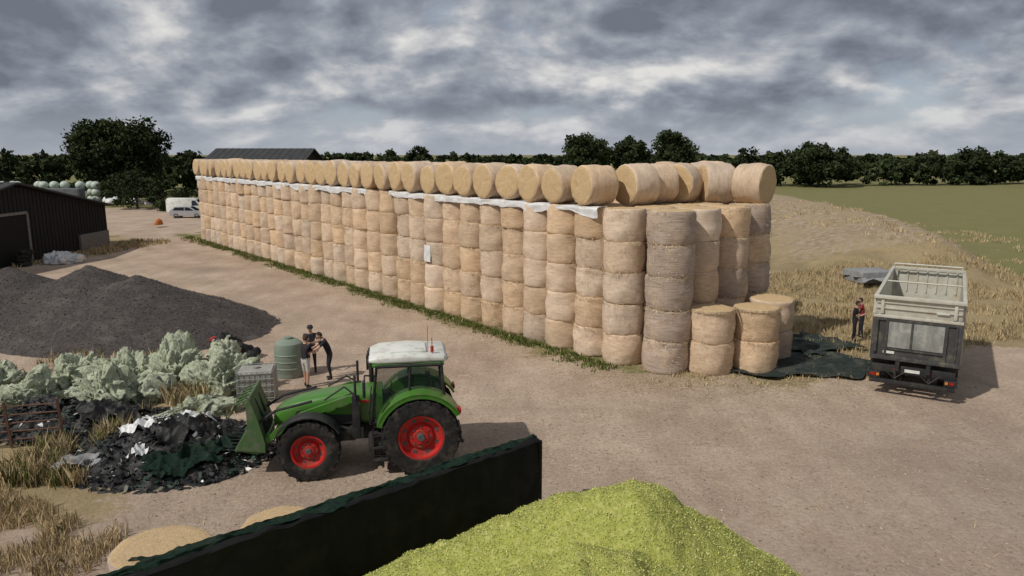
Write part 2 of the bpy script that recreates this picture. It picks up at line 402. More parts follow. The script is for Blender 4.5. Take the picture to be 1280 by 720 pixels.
mwp=M('white_plastic',(.72,.72,.71),(.55,.55,.55),3,.5,.6,.04,spec=.4)
def strip(s0,s1,seed,h=.34):
    n=int((s1-s0)*9); rows=9; vs=[];fs=[]
    for i in range(n+1):
        s=s0+(s1-s0)*i/n; hh=h*(.75+.6*nz(s*.9,seed))+ .07*nz(s*4,seed)
        ph=(s-round(s)); bul=.80-.24*(abs(ph)*2)**2
        for j in range(rows+1):
            q=j/rows
            if q<.35: e=.1+ (bul-.1)*(q/.35); z=6.035+.03*nz(s*5,q*6,seed)
            else: e=bul+.05+.05*nz(s*6,q*3,seed); z=6.03-hh*(q-.35)/.65
            c=O+U*(SP*s)-W*e; vs.append((c.x,c.y,z+.016*nz(s*9,q*7,seed+3)))
    for i in range(n):
        for j in range(rows): a=i*(rows+1)+j; fs.append((a,a+1,a+rows+2,a+rows+1))
    m=MB(); m.add(vs,fs); m.obj('white_plastic_cover',mwp,fix=False,ang=60)
strip(.55,10.6,1,.38); strip(12.0,33.4,5,.46)
vs=[];fs=[]
c=O+U*(SP*8.0)-W*.93
for j in range(9):
    for i in range(8):
        y=(i/7-.5)*.62+.03*nz(j*.5,i*.6); z=(j/8-.5)*.85+.04*nz(i*.5,j*.6,5); vs.append((.02*nz(y*3,z*3,2)+.5*y*y,y,z))
for j in range(8):
    for i in range(7): a=j*8+i; fs.append((a,a+1,a+9,a+8))
MB().add(vs,fs).obj('white_plastic_patch',mwp,loc=(c.x,c.y,3.0),rot=(0,.02,wa),fix=False)

# straw litter and pebbles on the yard
nL=9000; s_=rng.uniform(-3,40,nL); e_=1.0+np.abs(rng.normal(0,1.3,nL)); X=4.35+(-.629)*s_-.778*e_; Y=27.5+.778*s_-.629*e_
n2L=2500; X=np.concatenate([X,rng.normal(8.5,2.6,n2L)]); Y=np.concatenate([Y,rng.normal(24.6,.9,n2L)])
n3L=2500; X=np.concatenate([X,rng.uniform(-9,14,n3L)]); Y=np.concatenate([Y,rng.uniform(13,26,n3L)])
nT=len(X); Zl=np.array([gh(a,b_) for a,b_ in zip(X,Y)])+.012
P_=np.stack([X,Y,Zl],1); a=rng.uniform(0,6.28,nT); l=rng.uniform(.02,.09,nT)[:,None]; d=np.stack([np.cos(a),np.sin(a),rng.uniform(-.05,.15,nT)],1); d2=np.stack([-np.sin(a),np.cos(a),0*a],1)*.007
quads('straw_litter',np.stack([P_-d*l-d2,P_+d*l-d2,P_+d*l+d2,P_-d*l+d2],1),M('litter',(.55,.44,.26),rough=.9,flat=True,vcol=True),np.ones((nT,3))*rng.uniform(.5,1.2,(nT,1)))
def scraps(P,Nr,s0,s1,lift=.03,curl=.8):
    n=len(P); a=np.cross(Nr,rng.normal(size=(n,3))); a/=np.linalg.norm(a,axis=1)[:,None]+1e-6
    b_=np.cross(Nr,a)+curl*.6*rng.normal(size=(n,3)); b_/=np.linalg.norm(b_,axis=1)[:,None]; a=a+curl*.5*Nr*rng.uniform(-1,1,(n,1))
    s=rng.uniform(s0,s1,(n,1)); w_=s*rng.uniform(.25,.7,(n,1)); P=P+Nr*rng.uniform(0,lift,(n,1))
    return np.stack([P-a*s-b_*w_,P-a*s*.2-b_*w_*.7+Nr*s*.3,P+a*s-b_*w_*.8,P+a*s*.8+b_*w_,P-a*s*.7+b_*w_*.9],1)
nP=9000; X=rng.uniform(-9,17,nP); Y=12.5+16*rng.uniform(0,1,nP)**1.3; Zp=np.array([gh(a,b_) for a,b_ in zip(X,Y)])+.006
quads('pebbles',scraps(np.stack([X,Y,Zp],1),np.tile([[0,0,1.]],(nP,1)),.008,.03,.01,1.0),M('pebble',(.34,.28,.23),rough=.9,flat=True,vcol=True),np.ones((nP,3))*rng.uniform(.4,1.5,(nP,1)),5)

# ------------------------------------------------------------------ grass
mgr=M('dry_grass_blades',(.54,.42,.245),rough=.9,vcol=True,flat=True,spec=.15)
def blades(name,pts,h,green=.0,k=9,w=.02,spread=.16):
    n=len(pts); P=np.repeat(np.array(pts),k,axis=0); m=len(P)
    a=rng.uniform(0,6.28,m); r=rng.uniform(0,spread,m); P=P+np.stack([r*np.cos(a),r*np.sin(a),0*a],1)
    hc=np.repeat(rng.uniform(.5,1.1,n),k); hh=h*hc*rng.uniform(.45,1.1,m); la=rng.uniform(0,6.28,m); ln=rng.uniform(.05,.6,m)*hh
    top=P+np.stack([ln*np.cos(la),ln*np.sin(la),hh],1); mid=P+np.stack([ln*.3*np.cos(la),ln*.3*np.sin(la),hh*.55],1)
    wa_=rng.uniform(0,6.28,m); d=np.stack([np.cos(wa_),np.sin(wa_),0*wa_],1)*w
    V=np.stack([P-d,P+d,mid+d*.8,top,mid-d*.8],1)
    g=(np.repeat(rng.uniform(0,1,n),k)*.6+.4*rng.uniform(0,1,m)<green)[:,None]; v=rng.uniform(.6,1.25,m)[:,None]*np.repeat(rng.uniform(.7,1.15,n),k)[:,None]
    C=np.where(g,np.array([[.26,.40,.17]]),np.array([[1,1,1]]))*v
    return quads(name,V,mgr,C,5)
def scatter(n,x0,x1,y0,y1,cond=lambda x,y:True):
    L=[];
    while n>0:
        n-=1; x=random.uniform(x0,x1); y=random.uniform(y0,y1)
        if cond(x,y): L.append((x,y,gh(x,y)-.02))
    return L
def right_ok(x,y):
    e=(x-4.35)*.778+(y-27.5)*.629; return sdpoly(x,y,DIRT)<-.3 and e>0 and (x-12.6)*.78-(y-31.5)*-.2>0 and nz(x*.3,y*.3,5)>-.25
blades('dry_grass',scatter(6500,12.5,40,28.5,46,right_ok),.36,.16,9,.013,.32)
blades('dry_grass',scatter(1400,26,48,44,85,lambda x,y:nz(x*.2,y*.2,7)>0.0),.35,.2,7,.025,.5)
pts=[]
for i in range(3200):
    s=random.uniform(-.6,56); e=.85+abs(random.gauss(0,.42))
    if nz(s*.5,3.3)>-.25-.45*(e<1.1): c=O+U*s-W*e; pts.append((c.x,c.y,0))
blades('grass_verge',pts,.18,.78,8,.018,.22)
blades('dry_grass',scatter(1000,5,15,24.2,31,lambda x,y: sdpoly(x,y,DIRT)<.6 and nz(x*.8,y*.8)>-.1),.2,.3,7,.015,.2)
blades('dry_grass',scatter(1100,-13.5,-8.2,11.5,16.8,lambda x,y:y<16.6-(x+13)*.5 and nz(x*.7,y*.7)>-.15),.42,.12,11,.010,.2)
blades('weeds',scatter(450,-13,-10.6,16.5,20,lambda x,y:nz(x*.7,y*.7,2)>-.05),.7,.4,12,.013,.2)
blades('weeds',scatter(340,-12.5,-8.8,20.8,24,lambda x,y:nz(x*.8,y*.8,9)>.0),.7,.4,12,.013,.2)
blades('dry_grass',scatter(500,-20,-13,20.5,28,lambda x,y:nz(x*.6,y*.6,9)>-.05),.55,.35,10,.016,.2)
blades('dry_grass',scatter(600,-36,-29,51,68,lambda x,y:sdpoly(x,y,DIRT)<1.5),.4,.25,8,.03,.3)

# ------------------------------------------------------------------ trees
mlf=M('foliage',(.034,.047,.020),rough=.9,vcol=True,flat=True,spec=.06); mbk=M('bark',(.10,.075,.05),(.05,.04,.03),8,.9,.6)
def crown_pts(c,rx,ry,rz,nc,nl,ls,low=-.75):
    V=[];C=[]
    for _ in range(nc):
        while True:
            p=rng.uniform(-1,1,3)
            if np.linalg.norm(p)<1 and p[2]>low: break
        p=p/max(.35,np.linalg.norm(p))*rng.uniform(.45,.95)
        cc_=np.array(c)+p*np.array([rx,ry,rz]); cr=rng.uniform(.2,.36)*min(rx,rz)
        d=rng.normal(size=(nl,3)); d/=np.linalg.norm(d,axis=1)[:,None]; q=cc_+d*cr*(rng.uniform(.45,1.15,(nl,1)))*np.array([1.1,1.1,.8])
        a=rng.normal(size=(nl,3)); a/=np.linalg.norm(a,axis=1)[:,None]; b_=np.cross(a,d+.3*rng.normal(size=(nl,3))); b_/=np.linalg.norm(b_,axis=1)[:,None]+1e-6
        s=ls*rng.uniform(.5,1.2,(nl,1)); V.append(np.stack([q-a*s,q-b_*s*.6,q+a*s,q+b_*s*.6],1))
        C.append(np.ones((nl,3))*rng.uniform(.6,1.3)*(rng.uniform(.8,1.2,(nl,1))))
    return np.concatenate(V),np.concatenate(C)
def tree(name,x,y,h,rx,rz,nc=70,nl=90,ls=.45,trunk=.35):
    e=empty(name,(x,y,0)); cz=h-rz
    V,C=crown_pts((0,0,cz),rx,rx,rz,nc,nl,ls); quads('crown',V,mlf,C,4,e)
    m=MB(); m.cyl((0,0,-.3),(0,0,cz*.9),trunk,trunk*.6,10); 
    for i in range(7):
        a=i*.9+random.random(); z=cz*random.uniform(.5,.9); q=(math.cos(a)*rx*.6,math.sin(a)*rx*.6,cz+random.uniform(-.1,.5)*rz)
        mid=(q[0]*.4,q[1]*.4,(z+q[2])/2-.1); m.path([(0,0,z),mid,q],trunk*.45,7,0,trunk*.12)
    m.obj('trunk',mbk,e); return e
tree('oak_tree',-75.5,140,15.2,8.6,7.3,130,150,.42,.6)
tree('oak_tree',17.0,165,12.8,5.6,4.6,80,100,.4,.4)
tree('oak_tree',26.8,168,11.8,4.6,4.3,60,100,.4,.4)
tree('oak_tree',36.0,162,13.4,4.6,5.2,70,100,.4,.4)
tree('oak_tree',75,178,10.8,7.6,5.3,90,100,.45,.4)
tree('poplar_tree',58,185,9.8,1.5,5.0,30,60,.4,.3)
tree('oak_tree',125,200,9.8,5,4.5,60,80,.5,.4)
tree('oak_tree',128,170,11,7,5.4,70,90,.5,.4)
tree('bush',-49,104,4.4,4,2.4,30,90,.25,.2); tree('bush',-56,108,4.8,4.5,2.6,30,90,.25,.2); tree('bush',-63,120,5.5,6,3,40,90,.3,.2)
def belt(name,pts,h0,h1,r,nl,ls):
    Vs=[];Cs=[]
    for (x,y) in pts:
        h=random.uniform(h0,h1); V,C=crown_pts((x,y,h*.48),r*random.uniform(.8,1.3),r,h*.52,18,nl,ls,-1); Vs.append(V);Cs.append(C*random.uniform(.8,1.2))
    quads(name,np.concatenate(Vs),mlf,np.concatenate(Cs))
belt('distant_tree_line',[(x+random.uniform(-2,2),185+(x-40)*.12+random.uniform(-5,5)) for x in np.arange(34,260,4.0)],7.2,9.0,4.8,52,.6)
belt('distant_tree_line',[(x+random.uniform(-2,2),165+random.uniform(-5,10)+abs(x+60)*.1) for x in np.arange(-190,-42,4.0)],7,9.4,4.8,52,.6)
belt('distant_tree_line',[(x+random.uniform(-8,8),430+random.uniform(-15,15)) for x in np.arange(-420,520,7)],6.2,8.6,12,34,1.6)
belt('hedge',[(x,128+random.uniform(-3,3)) for x in np.arange(-125,-62,3.4)],3.0,4.8,3,40,.4)
belt('distant_tree_line',[(-49,280),(-46,282),(-38,290),(-35,290)],9.5,11,5,40,.8)

# ------------------------------------------------------------------ piles
def ico_lump(name,loc,R,mat,seed,amp=.25,freq=1.6,sub=5,parent=None,crisp=1.0):
    bm=bmesh.new(); bmesh.ops.create_icosphere(bm,subdivisions=sub,radius=1)
    for v in bm.verts:
        p=v.co.copy(); q=Vector((p.x*R[0],p.y*R[1],p.z*R[2]))
        k=N.noise(q*freq+Vector((seed*7,0,0)))*amp
        w_=Vector((nz(q.x*1.4,q.y*1.4,seed),nz(q.y*1.4,q.z*1.4,seed+4),nz(q.z*1.4,q.x*1.4,seed+8)))*.6
        rg=1-abs(N.noise((q+w_)*freq*1.9+Vector((0,seed*5,0))))*2; k+=(rg-.5)*amp*.6*crisp
        rg=1-abs(N.noise((q+w_)*freq*5+Vector((0,seed*5,9))))*2; k+=(rg-.5)*amp*.30*crisp
        rg=1-abs(N.noise((q+w_)*freq*12+Vector((3,seed*5,9))))*2; k+=(rg-.5)*amp*.10*crisp
        q=q*(1+k/ max(.3,max(R))); 
        if q.z<-.05: q.z=-.05-.02*abs(p.z)
        v.co=q
    me=bpy.data.meshes.new(name); bm.to_mesh(me); bm.free(); me.shade_smooth(); me.materials.append(mat)
    o=bpy.data.objects.new(name,me); o.location=loc; o.rotation_euler=(0,0,seed); return link(o,parent)
mnet=M('pale_green_net',(.50,.53,.40),(.26,.29,.19),9,.8,1.0,.05,stretch=(1,2.2,1),dirt=(.17,.19,.12),dscale=3.2)
mscr=M('net_scrap_mat',(.50,.53,.41),rough=.8,vcol=True,flat=True,spec=.2)
VV=[];CC=[]
for i,(x,y,r,h) in enumerate([(-15.6,22.4,.85,.80),(-15.3,24.4,.9,.95),(-13.2,22.3,.85,.90),(-13.6,24.6,.85,.95),(-12.1,24.9,1.0,1.15),(-10.0,24.1,.95,1.0),(-10.0,21.4,.85,.42),(-10.8,26.0,.75,.8),(-17.3,21.4,.8,.7),(-12.2,22.9,.6,.55),(-17.6,23.8,.8,.75),(-14.5,23.4,.5,.5)]):
    o=ico_lump('net_wrap_pile',(x,y,.05),(r*1.15,r*.85,h),mnet,i+1,.72,1.5,6 if i<7 else 5)
    me=o.data; n=len(me.vertices); C_=np.zeros(n*3); me.vertices.foreach_get('co',C_); C_=C_.reshape(-1,3); Q_=np.zeros(n*3); me.vertex_normals.foreach_get('vector',Q_) ; Q_=Q_.reshape(-1,3)
    k=np.where(C_[:,2]>-.02)[0]; k=rng.choice(k,160); cz_,sz_=math.cos(i+1),math.sin(i+1); R_=np.array([[cz_,-sz_,0],[sz_,cz_,0],[0,0,1]])
    VV.append(scraps(C_[k]@R_.T+np.array([x,y,.05]),Q_[k]@R_.T,.03,.13,.01,.5)); g_=rng.uniform(.35,1.0,(160,1)); CC.append(g_*np.array([[1,1,.98]]))
quads('net_wrap_scraps',np.concatenate(VV),mscr,np.concatenate(CC),5)
mm=M('dark_aggregate',(.080,.068,.062),(.036,.032,.030),7,.95,.8,.06,dirt=(.105,.09,.08),dscale=.8)
CN=[(-17.6,33.2,2.5,.40),(-20.5,34.5,2.75,.42),(-24.5,34.5,2.7,.42),(-29,35,2.7,.42),(-15.4,32.0,1.5,.36)]
def mound(x,y):
    ks=8; s=sum(math.exp(ks*min(3,(h-sl*math.hypot(x-cx,(y-cy)*1.15)))) for cx,cy,h,sl in CN)
    h=math.log(s+1e-9)/ks; h=min(h,2.80+.1*nz(x,y)) ; return h+.10*fbm(x*.6,y*.6,3,4)+.035*nz(x*4,y*4)-.02
grid('gravel_mound',np.arange(-38,-9,.15),np.arange(25.5,43,.15),lambda x,y:max(-.12,mound(x,y)),mm)
nG=22000; X=rng.uniform(-34,-10,nG);Y=rng.uniform(26,38,nG); Z=np.array([mound(a,b_) for a,b_ in zip(X,Y)]); k=Z>-.02; P_=np.stack([X,Y,np.maximum(Z,0)+.01],1)[k]
quads('gravel_clods',scraps(P_,np.tile([[0,-.3,.95]],(len(P_),1)),.012,.045,.02,1.0),M('clod',(.078,.066,.06),rough=.95,flat=True,vcol=True),np.ones((len(P_),3))*rng.uniform(.5,1.6,(len(P_),1)),5)
mblk=M('black_plastic',(.010,.010,.011),(.024,.024,.024),3,.55,.6,.05,spec=.22,dirt=(.05,.047,.04),dscale=3)
mgn=M('dark_green_net',(.012,.032,.020),(.007,.014,.011),14,.85,.7,.03,spec=.1,dirt=(.026,.036,.026),dscale=2)
def heap(x,y):
    d=math.hypot((x+9.3)/2.7,(y-18.6)/2.3); d2=math.hypot((x+13.3)/3.3,(y-20.7)/1.5)
    h=max(.75*(1-d*d),.6*(1-d2*d2)); r=1-2*abs(N.noise(Vector((x*1.7,y*1.7,4)))); r2=1-2*abs(N.noise(Vector((x*4.5,y*4.5,7))))
    return -.06+max(0,h+.12*nz(x*2,y*2))*(.55+.5*r)+(.10*r2+.05*nz(x*11,y*11) if h>-.12 else -.08)
grid('black_plastic_heap',np.arange(-17,-6.2,.06),np.arange(15.9,22.6,.06),heap,mblk)
nG=9000; X=rng.uniform(-16.5,-6.4,nG);Y=rng.uniform(16.2,22.2,nG); Z=np.array([heap(a,b_) for a,b_ in zip(X,Y)]); k=Z>.0; P_=np.stack([X,Y,Z+.01],1)[k]; n=len(P_)
gsel=np.array([nz(a*.8,b_*.8,31) for a,b_,_ in P_])[:,None]; u_=rng.uniform(0,1,(n,1))
cl=np.where(u_<.9,np.where((gsel>.12)&(u_<.5),np.array([[.035,.075,.055]]),np.array([[.028,.028,.03]])),np.where(u_<.975,np.array([[.16,.15,.12]]),np.array([[.75,.75,.74]])))*rng.uniform(.5,1.5,(n,1))
nr_=rng.normal(size=(n,3))*.35+np.array([[0,0,1]]); nr_/=np.linalg.norm(nr_,axis=1)[:,None]
quads('plastic_scraps',scraps(P_,nr_,.02,.10,.03,.8),M('scrap',(.8,.8,.8),rough=.6,flat=True,vcol=True),cl,5)
def sheet(name,c,sx,sy,mat,seed,amp=.15,freq=2,z0=.1,rz=0,base=None):
    nx,ny=44,34; vs=[];fs=[]
    for j in range(ny+1):
        for i in range(nx+1):
            u=i/nx-.5;v=j/ny-.5; u2=u*(1+.5*nz(v*3,seed))+.16*nz(v*5,seed+2); v2=v*(1+.5*nz(u*3,seed+4))+.16*nz(u*5,seed+6)
            x=u2*sx;y=v2*sy; X=c[0]+x*math.cos(rz)-y*math.sin(rz);Y=c[1]+x*math.sin(rz)+y*math.cos(rz)
            g=max(0,base(X,Y)) if base else 0
            z=g+z0+amp*max(-.9,(1-2*abs(nz(X*freq,Y*freq,seed)))*.6+.3*nz(X*freq*3,Y*freq*3,seed))*(1)
            vs.append((X,Y,max(.012,z)))
    for j in range(ny):
        for i in range(nx): a=j*(nx+1)+i; fs.append((a,a+1,a+nx+2,a+nx+1))
    m=MB(); m.add(vs,fs); return m.obj(name,mat,fix=False,ang=60)
for i,(x,y,a,b_,mt,r) in enumerate([(-10.0,18.6,1.15,.6,mwp,.3),(-9.5,17.3,.35,.25,mwp,1),(-9.2,19.9,1.2,.22,mwp,-.3),(-9.9,17.3,.3,.2,mwp,2),(-8.3,17.2,1.7,.7,mgn,.5),(-7.3,18.2,1.0,.9,mgn,.9),(-10.4,20.0,.6,.25,mwp,.2),(-9.0,18.5,1.5,1.0,mblk,.8),(-11.9,20.4,1.6,1.0,mblk,.2),(-14.2,21.0,1.6,.9,mblk,-.2)]):
    sheet('plastic_sheet',(x,y),a,b_,mt,i*3.1+1,.12,2.2,.12,r,heap)
mgrey=M('grey_sheet',(.30,.30,.30),(.18,.18,.18),4,.75,.5)
sheet('grey_tarp',(-11.2,17.4),1.0,.8,mgrey,31,.22,1.6,.25,.4)
ico_lump('garbage_bag',(-11.6,28.3,.2),(.75,.5,.65),mblk,40,.4,2,4); ico_lump('garbage_bag',(-10.7,28.0,.1),(.5,.4,.4),mblk,41,.3,2,4)
ico_lump('garbage_bag',(-11.9,28.0,.75),(.2,.16,.1),M('red_plastic',(.3,.03,.03)),42,.2,2,3)
mtarp=M('tarp_net',(.03,.042,.036),(.016,.022,.02),5,.8,.7,.03,spec=.15,dirt=(.085,.085,.07),dscale=1.3)
sheet('ground_tarp',(11.0,27.3),5.6,4.4,mtarp,55,.13,1.0,.08,.15)
sheet('ground_tarp',(12.7,29.6),3.0,2.6,mtarp,57,.18,1.2,.12,.5)
sheet('grey_tarp',(21.6,42.6),2.6,2.2,mgrey,61,.25,.9,.75,.2)
MB().box((0,0,.33),(2.3,1.8,.66),0,bev=.05).obj('concrete_trough',mgrey,loc=(21.6,42.9,gh(21.6,42.9)),rot=(0,0,.2))
for i,(x,y) in enumerate([(-33.9,54.3),(-32.9,53.6),(-34.8,54.6),(-33.4,53.0),(-34.4,53.4)]): ico_lump('white_bag',(x,y,.1),(.6,.5,.5),mwp,70+i,.5,2.2,4)
for i in range(9): ico_lump('wrapped_silage_bale',(-66+i*1.45+random.uniform(-.3,.3),112+random.uniform(-4,4),.6),(.8,.8,.75),mwp,90+i,.08,1,3)
ico_lump('orange_bag',(-39.3,80,.35),(.5,.4,.6),M('orange_plastic',(.5,.15,.04)),99,.2,2,3)
m=MB()
mwg=M('green_white_wrap',(.50,.55,.48),(.36,.42,.36),2,.5,.3)
for i in range(22):
    for k in range(3):
        if k==0 or (i+k)%5: m.sphere((i*1.42,(i%3)*.5,.65+1.15*k),(.75,.75,.68),0,14,10)
m.obj('wrapped_silage_bales',mwg,loc=(-98,119,0))
MB().box((0,0,1.3),(6,2.4,2.6),0,bev=.06).box((0,-1.22,1.3),(5.6,.05,2.3),0).obj('shipping_container',M('container_grey',(.16,.17,.18),(.11,.115,.12),2),loc=(-72,116,0),rot=(0,0,.15))

# silage heap
msil=M('chopped_maize',(.42,.435,.105),(.25,.275,.055),20,.9,1.0,.05,dirt=(.50,.49,.17),dscale=7)
RG=[((1.95,11.0),2.80),((1.2,11.1),2.55),((.2,11.1),2.10),((-1.0,10.95),1.72),((-2.4,10.6),1.25),((-4.4,9.2),.6)]
def silage(x,y):
    best=-9
    for (a,ha),(b2,hb) in zip(RG,RG[1:]):
        ex,ey=b2[0]-a[0],b2[1]-a[1]; q=max(0,min(1,((x-a[0])*ex+(y-a[1])*ey)/(ex*ex+ey*ey)))
        d=math.hypot(x-a[0]-q*ex,y-a[1]-q*ey); h=ha+(hb-ha)*q; h=h+.26-math.sqrt((.76*d)**2+.12)*1.0
        best=max(best,h)
    hb=2.45-.74*math.hypot(max(0,x-1.7,-(x-.9)),max(0,y-9.6))
    best=max(best,hb if y<11 else -9)
    return best+.13*fbm(x*1.1,y*1.1,1,4)+.05*nz(x*4,y*4)+.025*nz(x*13,y*13)
WA=Vector((.55,15.3)); WB=Vector((-9.1,7.25)); wd=(WB-WA).normalized(); wn=Vector((-wd.y,wd.x))
if wn.y>0: wn=-wn
def sil2(x,y):
    d=(Vector((x,y))-WA).dot(wn)
    return max(-.1,silage(x,y)) if d>.02 else -.1
grid('silage_heap',np.arange(-6.2,7.4,.065),np.arange(3.5,15.6,.065),sil2,msil)
L=[]
while len(L)<70000:
    x=random.uniform(-5,6.8);y=random.uniform(6.5,15); z=sil2(x,y)
    if z>.02 or (z>-.09 and random.random()<.12): L.append((x,y,max(z,0.0)+.010))
P_=np.array(L); n=len(P_); a=rng.normal(size=(n,3)); a/=np.linalg.norm(a,axis=1)[:,None]; b_=np.cross(a,rng.normal(size=(n,3))); b_/=np.linalg.norm(b_,axis=1)[:,None]
s=rng.uniform(.006,.024,(n,1)); V=np.stack([P_-a*s,P_-b_*s*.5,P_+a*s,P_+b_*s*.5],1); V[:,:,2]+=.006
hue=rng.uniform(0,1,(n,1)); cs_=np.where(hue<.75,np.array([[1,1,1]]),np.where(hue<.92,np.array([[.62,.80,.55]]),np.array([[1.35,1.2,1.9]])))*rng.uniform(.6,1.3,(n,1))
quads('silage_chop',V,M('chop',(.46,.465,.145),rough=.85,flat=True,vcol=True),cs_)

# black clamp wall
mbw=M('black_wall_film',(.006,.0062,.0065),(.012,.012,.012),2.5,.65,.5,.04,spec=.14,dirt=(.018,.017,.015),dscale=1.6)
wl=empty('silage_clamp_wall'); m=MB(); Lw=(WB-WA).length; nn=150; rows=14; WH=1.76
for side in (0,1):
    vs=[];fs=[]
    for i in range(nn+1):
        s=Lw*i/nn; top=WH+.05*nz(s*.7,2)+.04*nz(s*3,5)
        for j in range(rows+1):
            z=top*j/rows; fold=.06*nz(s*1.6+z*.4,z*.6,side*5)+.035*nz(s*7+z*2,z*1.2,side+3)
            p=WA+wd*s+wn*((.11+fold+ .10*(1-j/rows)) if side else -(.11+fold+.10*(1-j/rows))); vs.append((p.x,p.y,z))
    for i in range(nn):
        for j in range(rows): q=i*(rows+1)+j; fs.append((q,q+1,q+rows+2,q+rows+1))
    m.add(vs,fs)
vs=[];fs=[]
for i in range(nn+1):
    s=Lw*i/nn; top=WH+.05*nz(s*.7,2)+.04*nz(s*3,5)
    for k,(o_,dz) in enumerate(((-.14,-.02),(-.06,.03),(.06,.03),(.14,-.02))):
        p=WA+wd*s+wn*o_; vs.append((p.x,p.y,top+dz))
for i in range(nn):
    for k in range(3): q=i*4+k; fs.append((q,q+1,q+5,q+4))
m.add(vs,fs); m.box((WA.x,WA.y,WH/2),(.1,.3,WH-.02),0,rot=(0,0,math.atan2(wd.y,wd.x)),bev=.02)
m.obj('wall_film',mbw,wl,fix=False,ang=60)
vs=[];fs=[]; n2_=300
for i in range(n2_+1):
    s=Lw*i/n2_; wv_=.13+.10*max(-.6,nz(s*1.1,6))
    for k in range(9):
        q=k/8-.5; p=WA+wd*s+wn*(-.07+q*2*wv_+.07*nz(s*2.2,k*.3)); hang=.05+.12*max(0,nz(s*.8,1.5))
        vs.append((p.x,p.y,WH+.075+.05*nz(s*.7,2)-hang*(abs(q)*2)**2.5+.05*nz(s*5,k*.9)))
for i in range(n2_):
    for k in range(8): q=i*9+k; fs.append((q,q+1,q+10,q+9))
MB().add(vs,fs).obj('net_edge',mgn,wl,fix=False,ang=60)
for (x,y,r_,hs) in [(-6.55,12.35,1.08,.66),(-4.75,13.6,.95,.50)]:
    e=empty('round_bale',(x,y,0)); o=put(BMB[2],0,0,.61*hs,parent=e,nm='bale_body'); o.scale=(r_,r_,hs)
sheet('net_scrap',(-6.1,12.0),1.4,.55,mgn,77,.1,3,.82,.5)

mru=M('rusty_steel',(.17,.085,.05),(.08,.05,.04),6,.8,.4)
m=MB()
for z in (.25,.5,.75,1.0,1.25): m.cyl((0,0,z),(2.6,0,z),.022,n=8)
for x in (0,1.3,2.6): m.box((x,0,.7),(.06,.06,1.4),0)
m.obj('steel_gate',mru,loc=(-15.2,18.6,0),rot=(.12,0,.25))

# ------------------------------------------------------------------ barn etc
mbn=M('black_timber',(.014,.014,.016),(.028,.026,.026),3,.8,.5,.03,stretch=(1,4,.3),spec=.15); mrf=M('dark_roof',(.035,.037,.04),(.055,.055,.055),1,.75,.3,spec=.2)
mdk=M('interior_shade',(.006,.006,.006)); mcn=M('block_wall',(.20,.19,.18),(.13,.125,.12),4,.9,.5)
def barn(name,x0,x1,y0,y1,eave,ridge,open_=None,lowwall=None):
    e=empty(name); m=MB(); yc=(y0+y1)/2
    m.prism([(y0,0),(y1,0),(y1,eave),(yc,ridge-.12),(y0,eave)],x0,x1,0,'x'); 
    y=y0+.3
    while y<y1:
        h=eave+(ridge-eave)*(1-abs(y-yc)/(yc-y0))-.15
        m.box((x1+.02,y,h/2),(.04,.05,h),0); y+=.45
    m.obj('walls',mbn,e)
    r=MB(); th=.12
    for s in (-1,1):
        ye=y0-.5 if s<0 else y1+.5; ze=eave-.5*(ridge-eave)/(yc-y0)
        r.prism([(ye,ze),(yc,ridge),(yc,ridge+th),(ye,ze+th)],x0-.6,x1+.6,0,'x')
        k=x0
        while k<x1+.5: r.prism([(ye,ze+th+.002),(yc,ridge+th+.002),(yc,ridge+th+.04),(ye,ze+th+.04)],k,k+.08,0,'x'); k+=1.0
    r.obj('roof',mrf,e)
    if open_: 
        MB().box((x1+.06,(open_[0]+open_[1])/2,open_[2]/2),(.1,open_[1]-open_[0],open_[2])).obj('doorway_shade_panel',mdk,e)  # solid near-black slab on the closed gable; its colour stands for doorway shade
        q=MB(); 
        for yy in open_[:2]: q.box((x1+.1,yy,open_[2]/2),(.18,.2,open_[2]+.1))
        q.box((x1+.1,(open_[0]+open_[1])/2,open_[2]+.12),(.18,open_[1]-open_[0],.2)); q.obj('door_frame',mcn,e)
    if lowwall: MB().box((x1+.12,(lowwall[0]+lowwall[1])/2,.65),(.2,lowwall[1]-lowwall[0],1.3)).obj('plinth',mcn,e)
    return e
barn('black_barn',-62,-36.6,41,65.0,3.5,5.9,(49,54.2,3.6),(60.5,64.8))
barn('farm_shed',-45,-31.0,104,122,5.8,8.75)
barn('farm_building',-135,-112,150,164,3,5.2)
MB().box((0,0,1),(7,4,2),0,bev=.1).obj('container',M('brick_red',(.25,.12,.08)),loc=(-101,150,0))
m=MB()
for i in range(4):
    m.lathe([(.3,-.12),(.48,-.14),(.53,0),(.48,.14),(.3,.12)],(random.uniform(-.2,.2),random.uniform(-.2,.2),.15+.28*i),'z',20,0,True)
mty=M('tyre_rubber',(.018,.018,.018),(.035,.033,.03),6,.85,.4,dirt=(.075,.065,.05),dscale=3,spec=.15)
m.obj('tyre_stack',mty,loc=(-35.6,52,0))

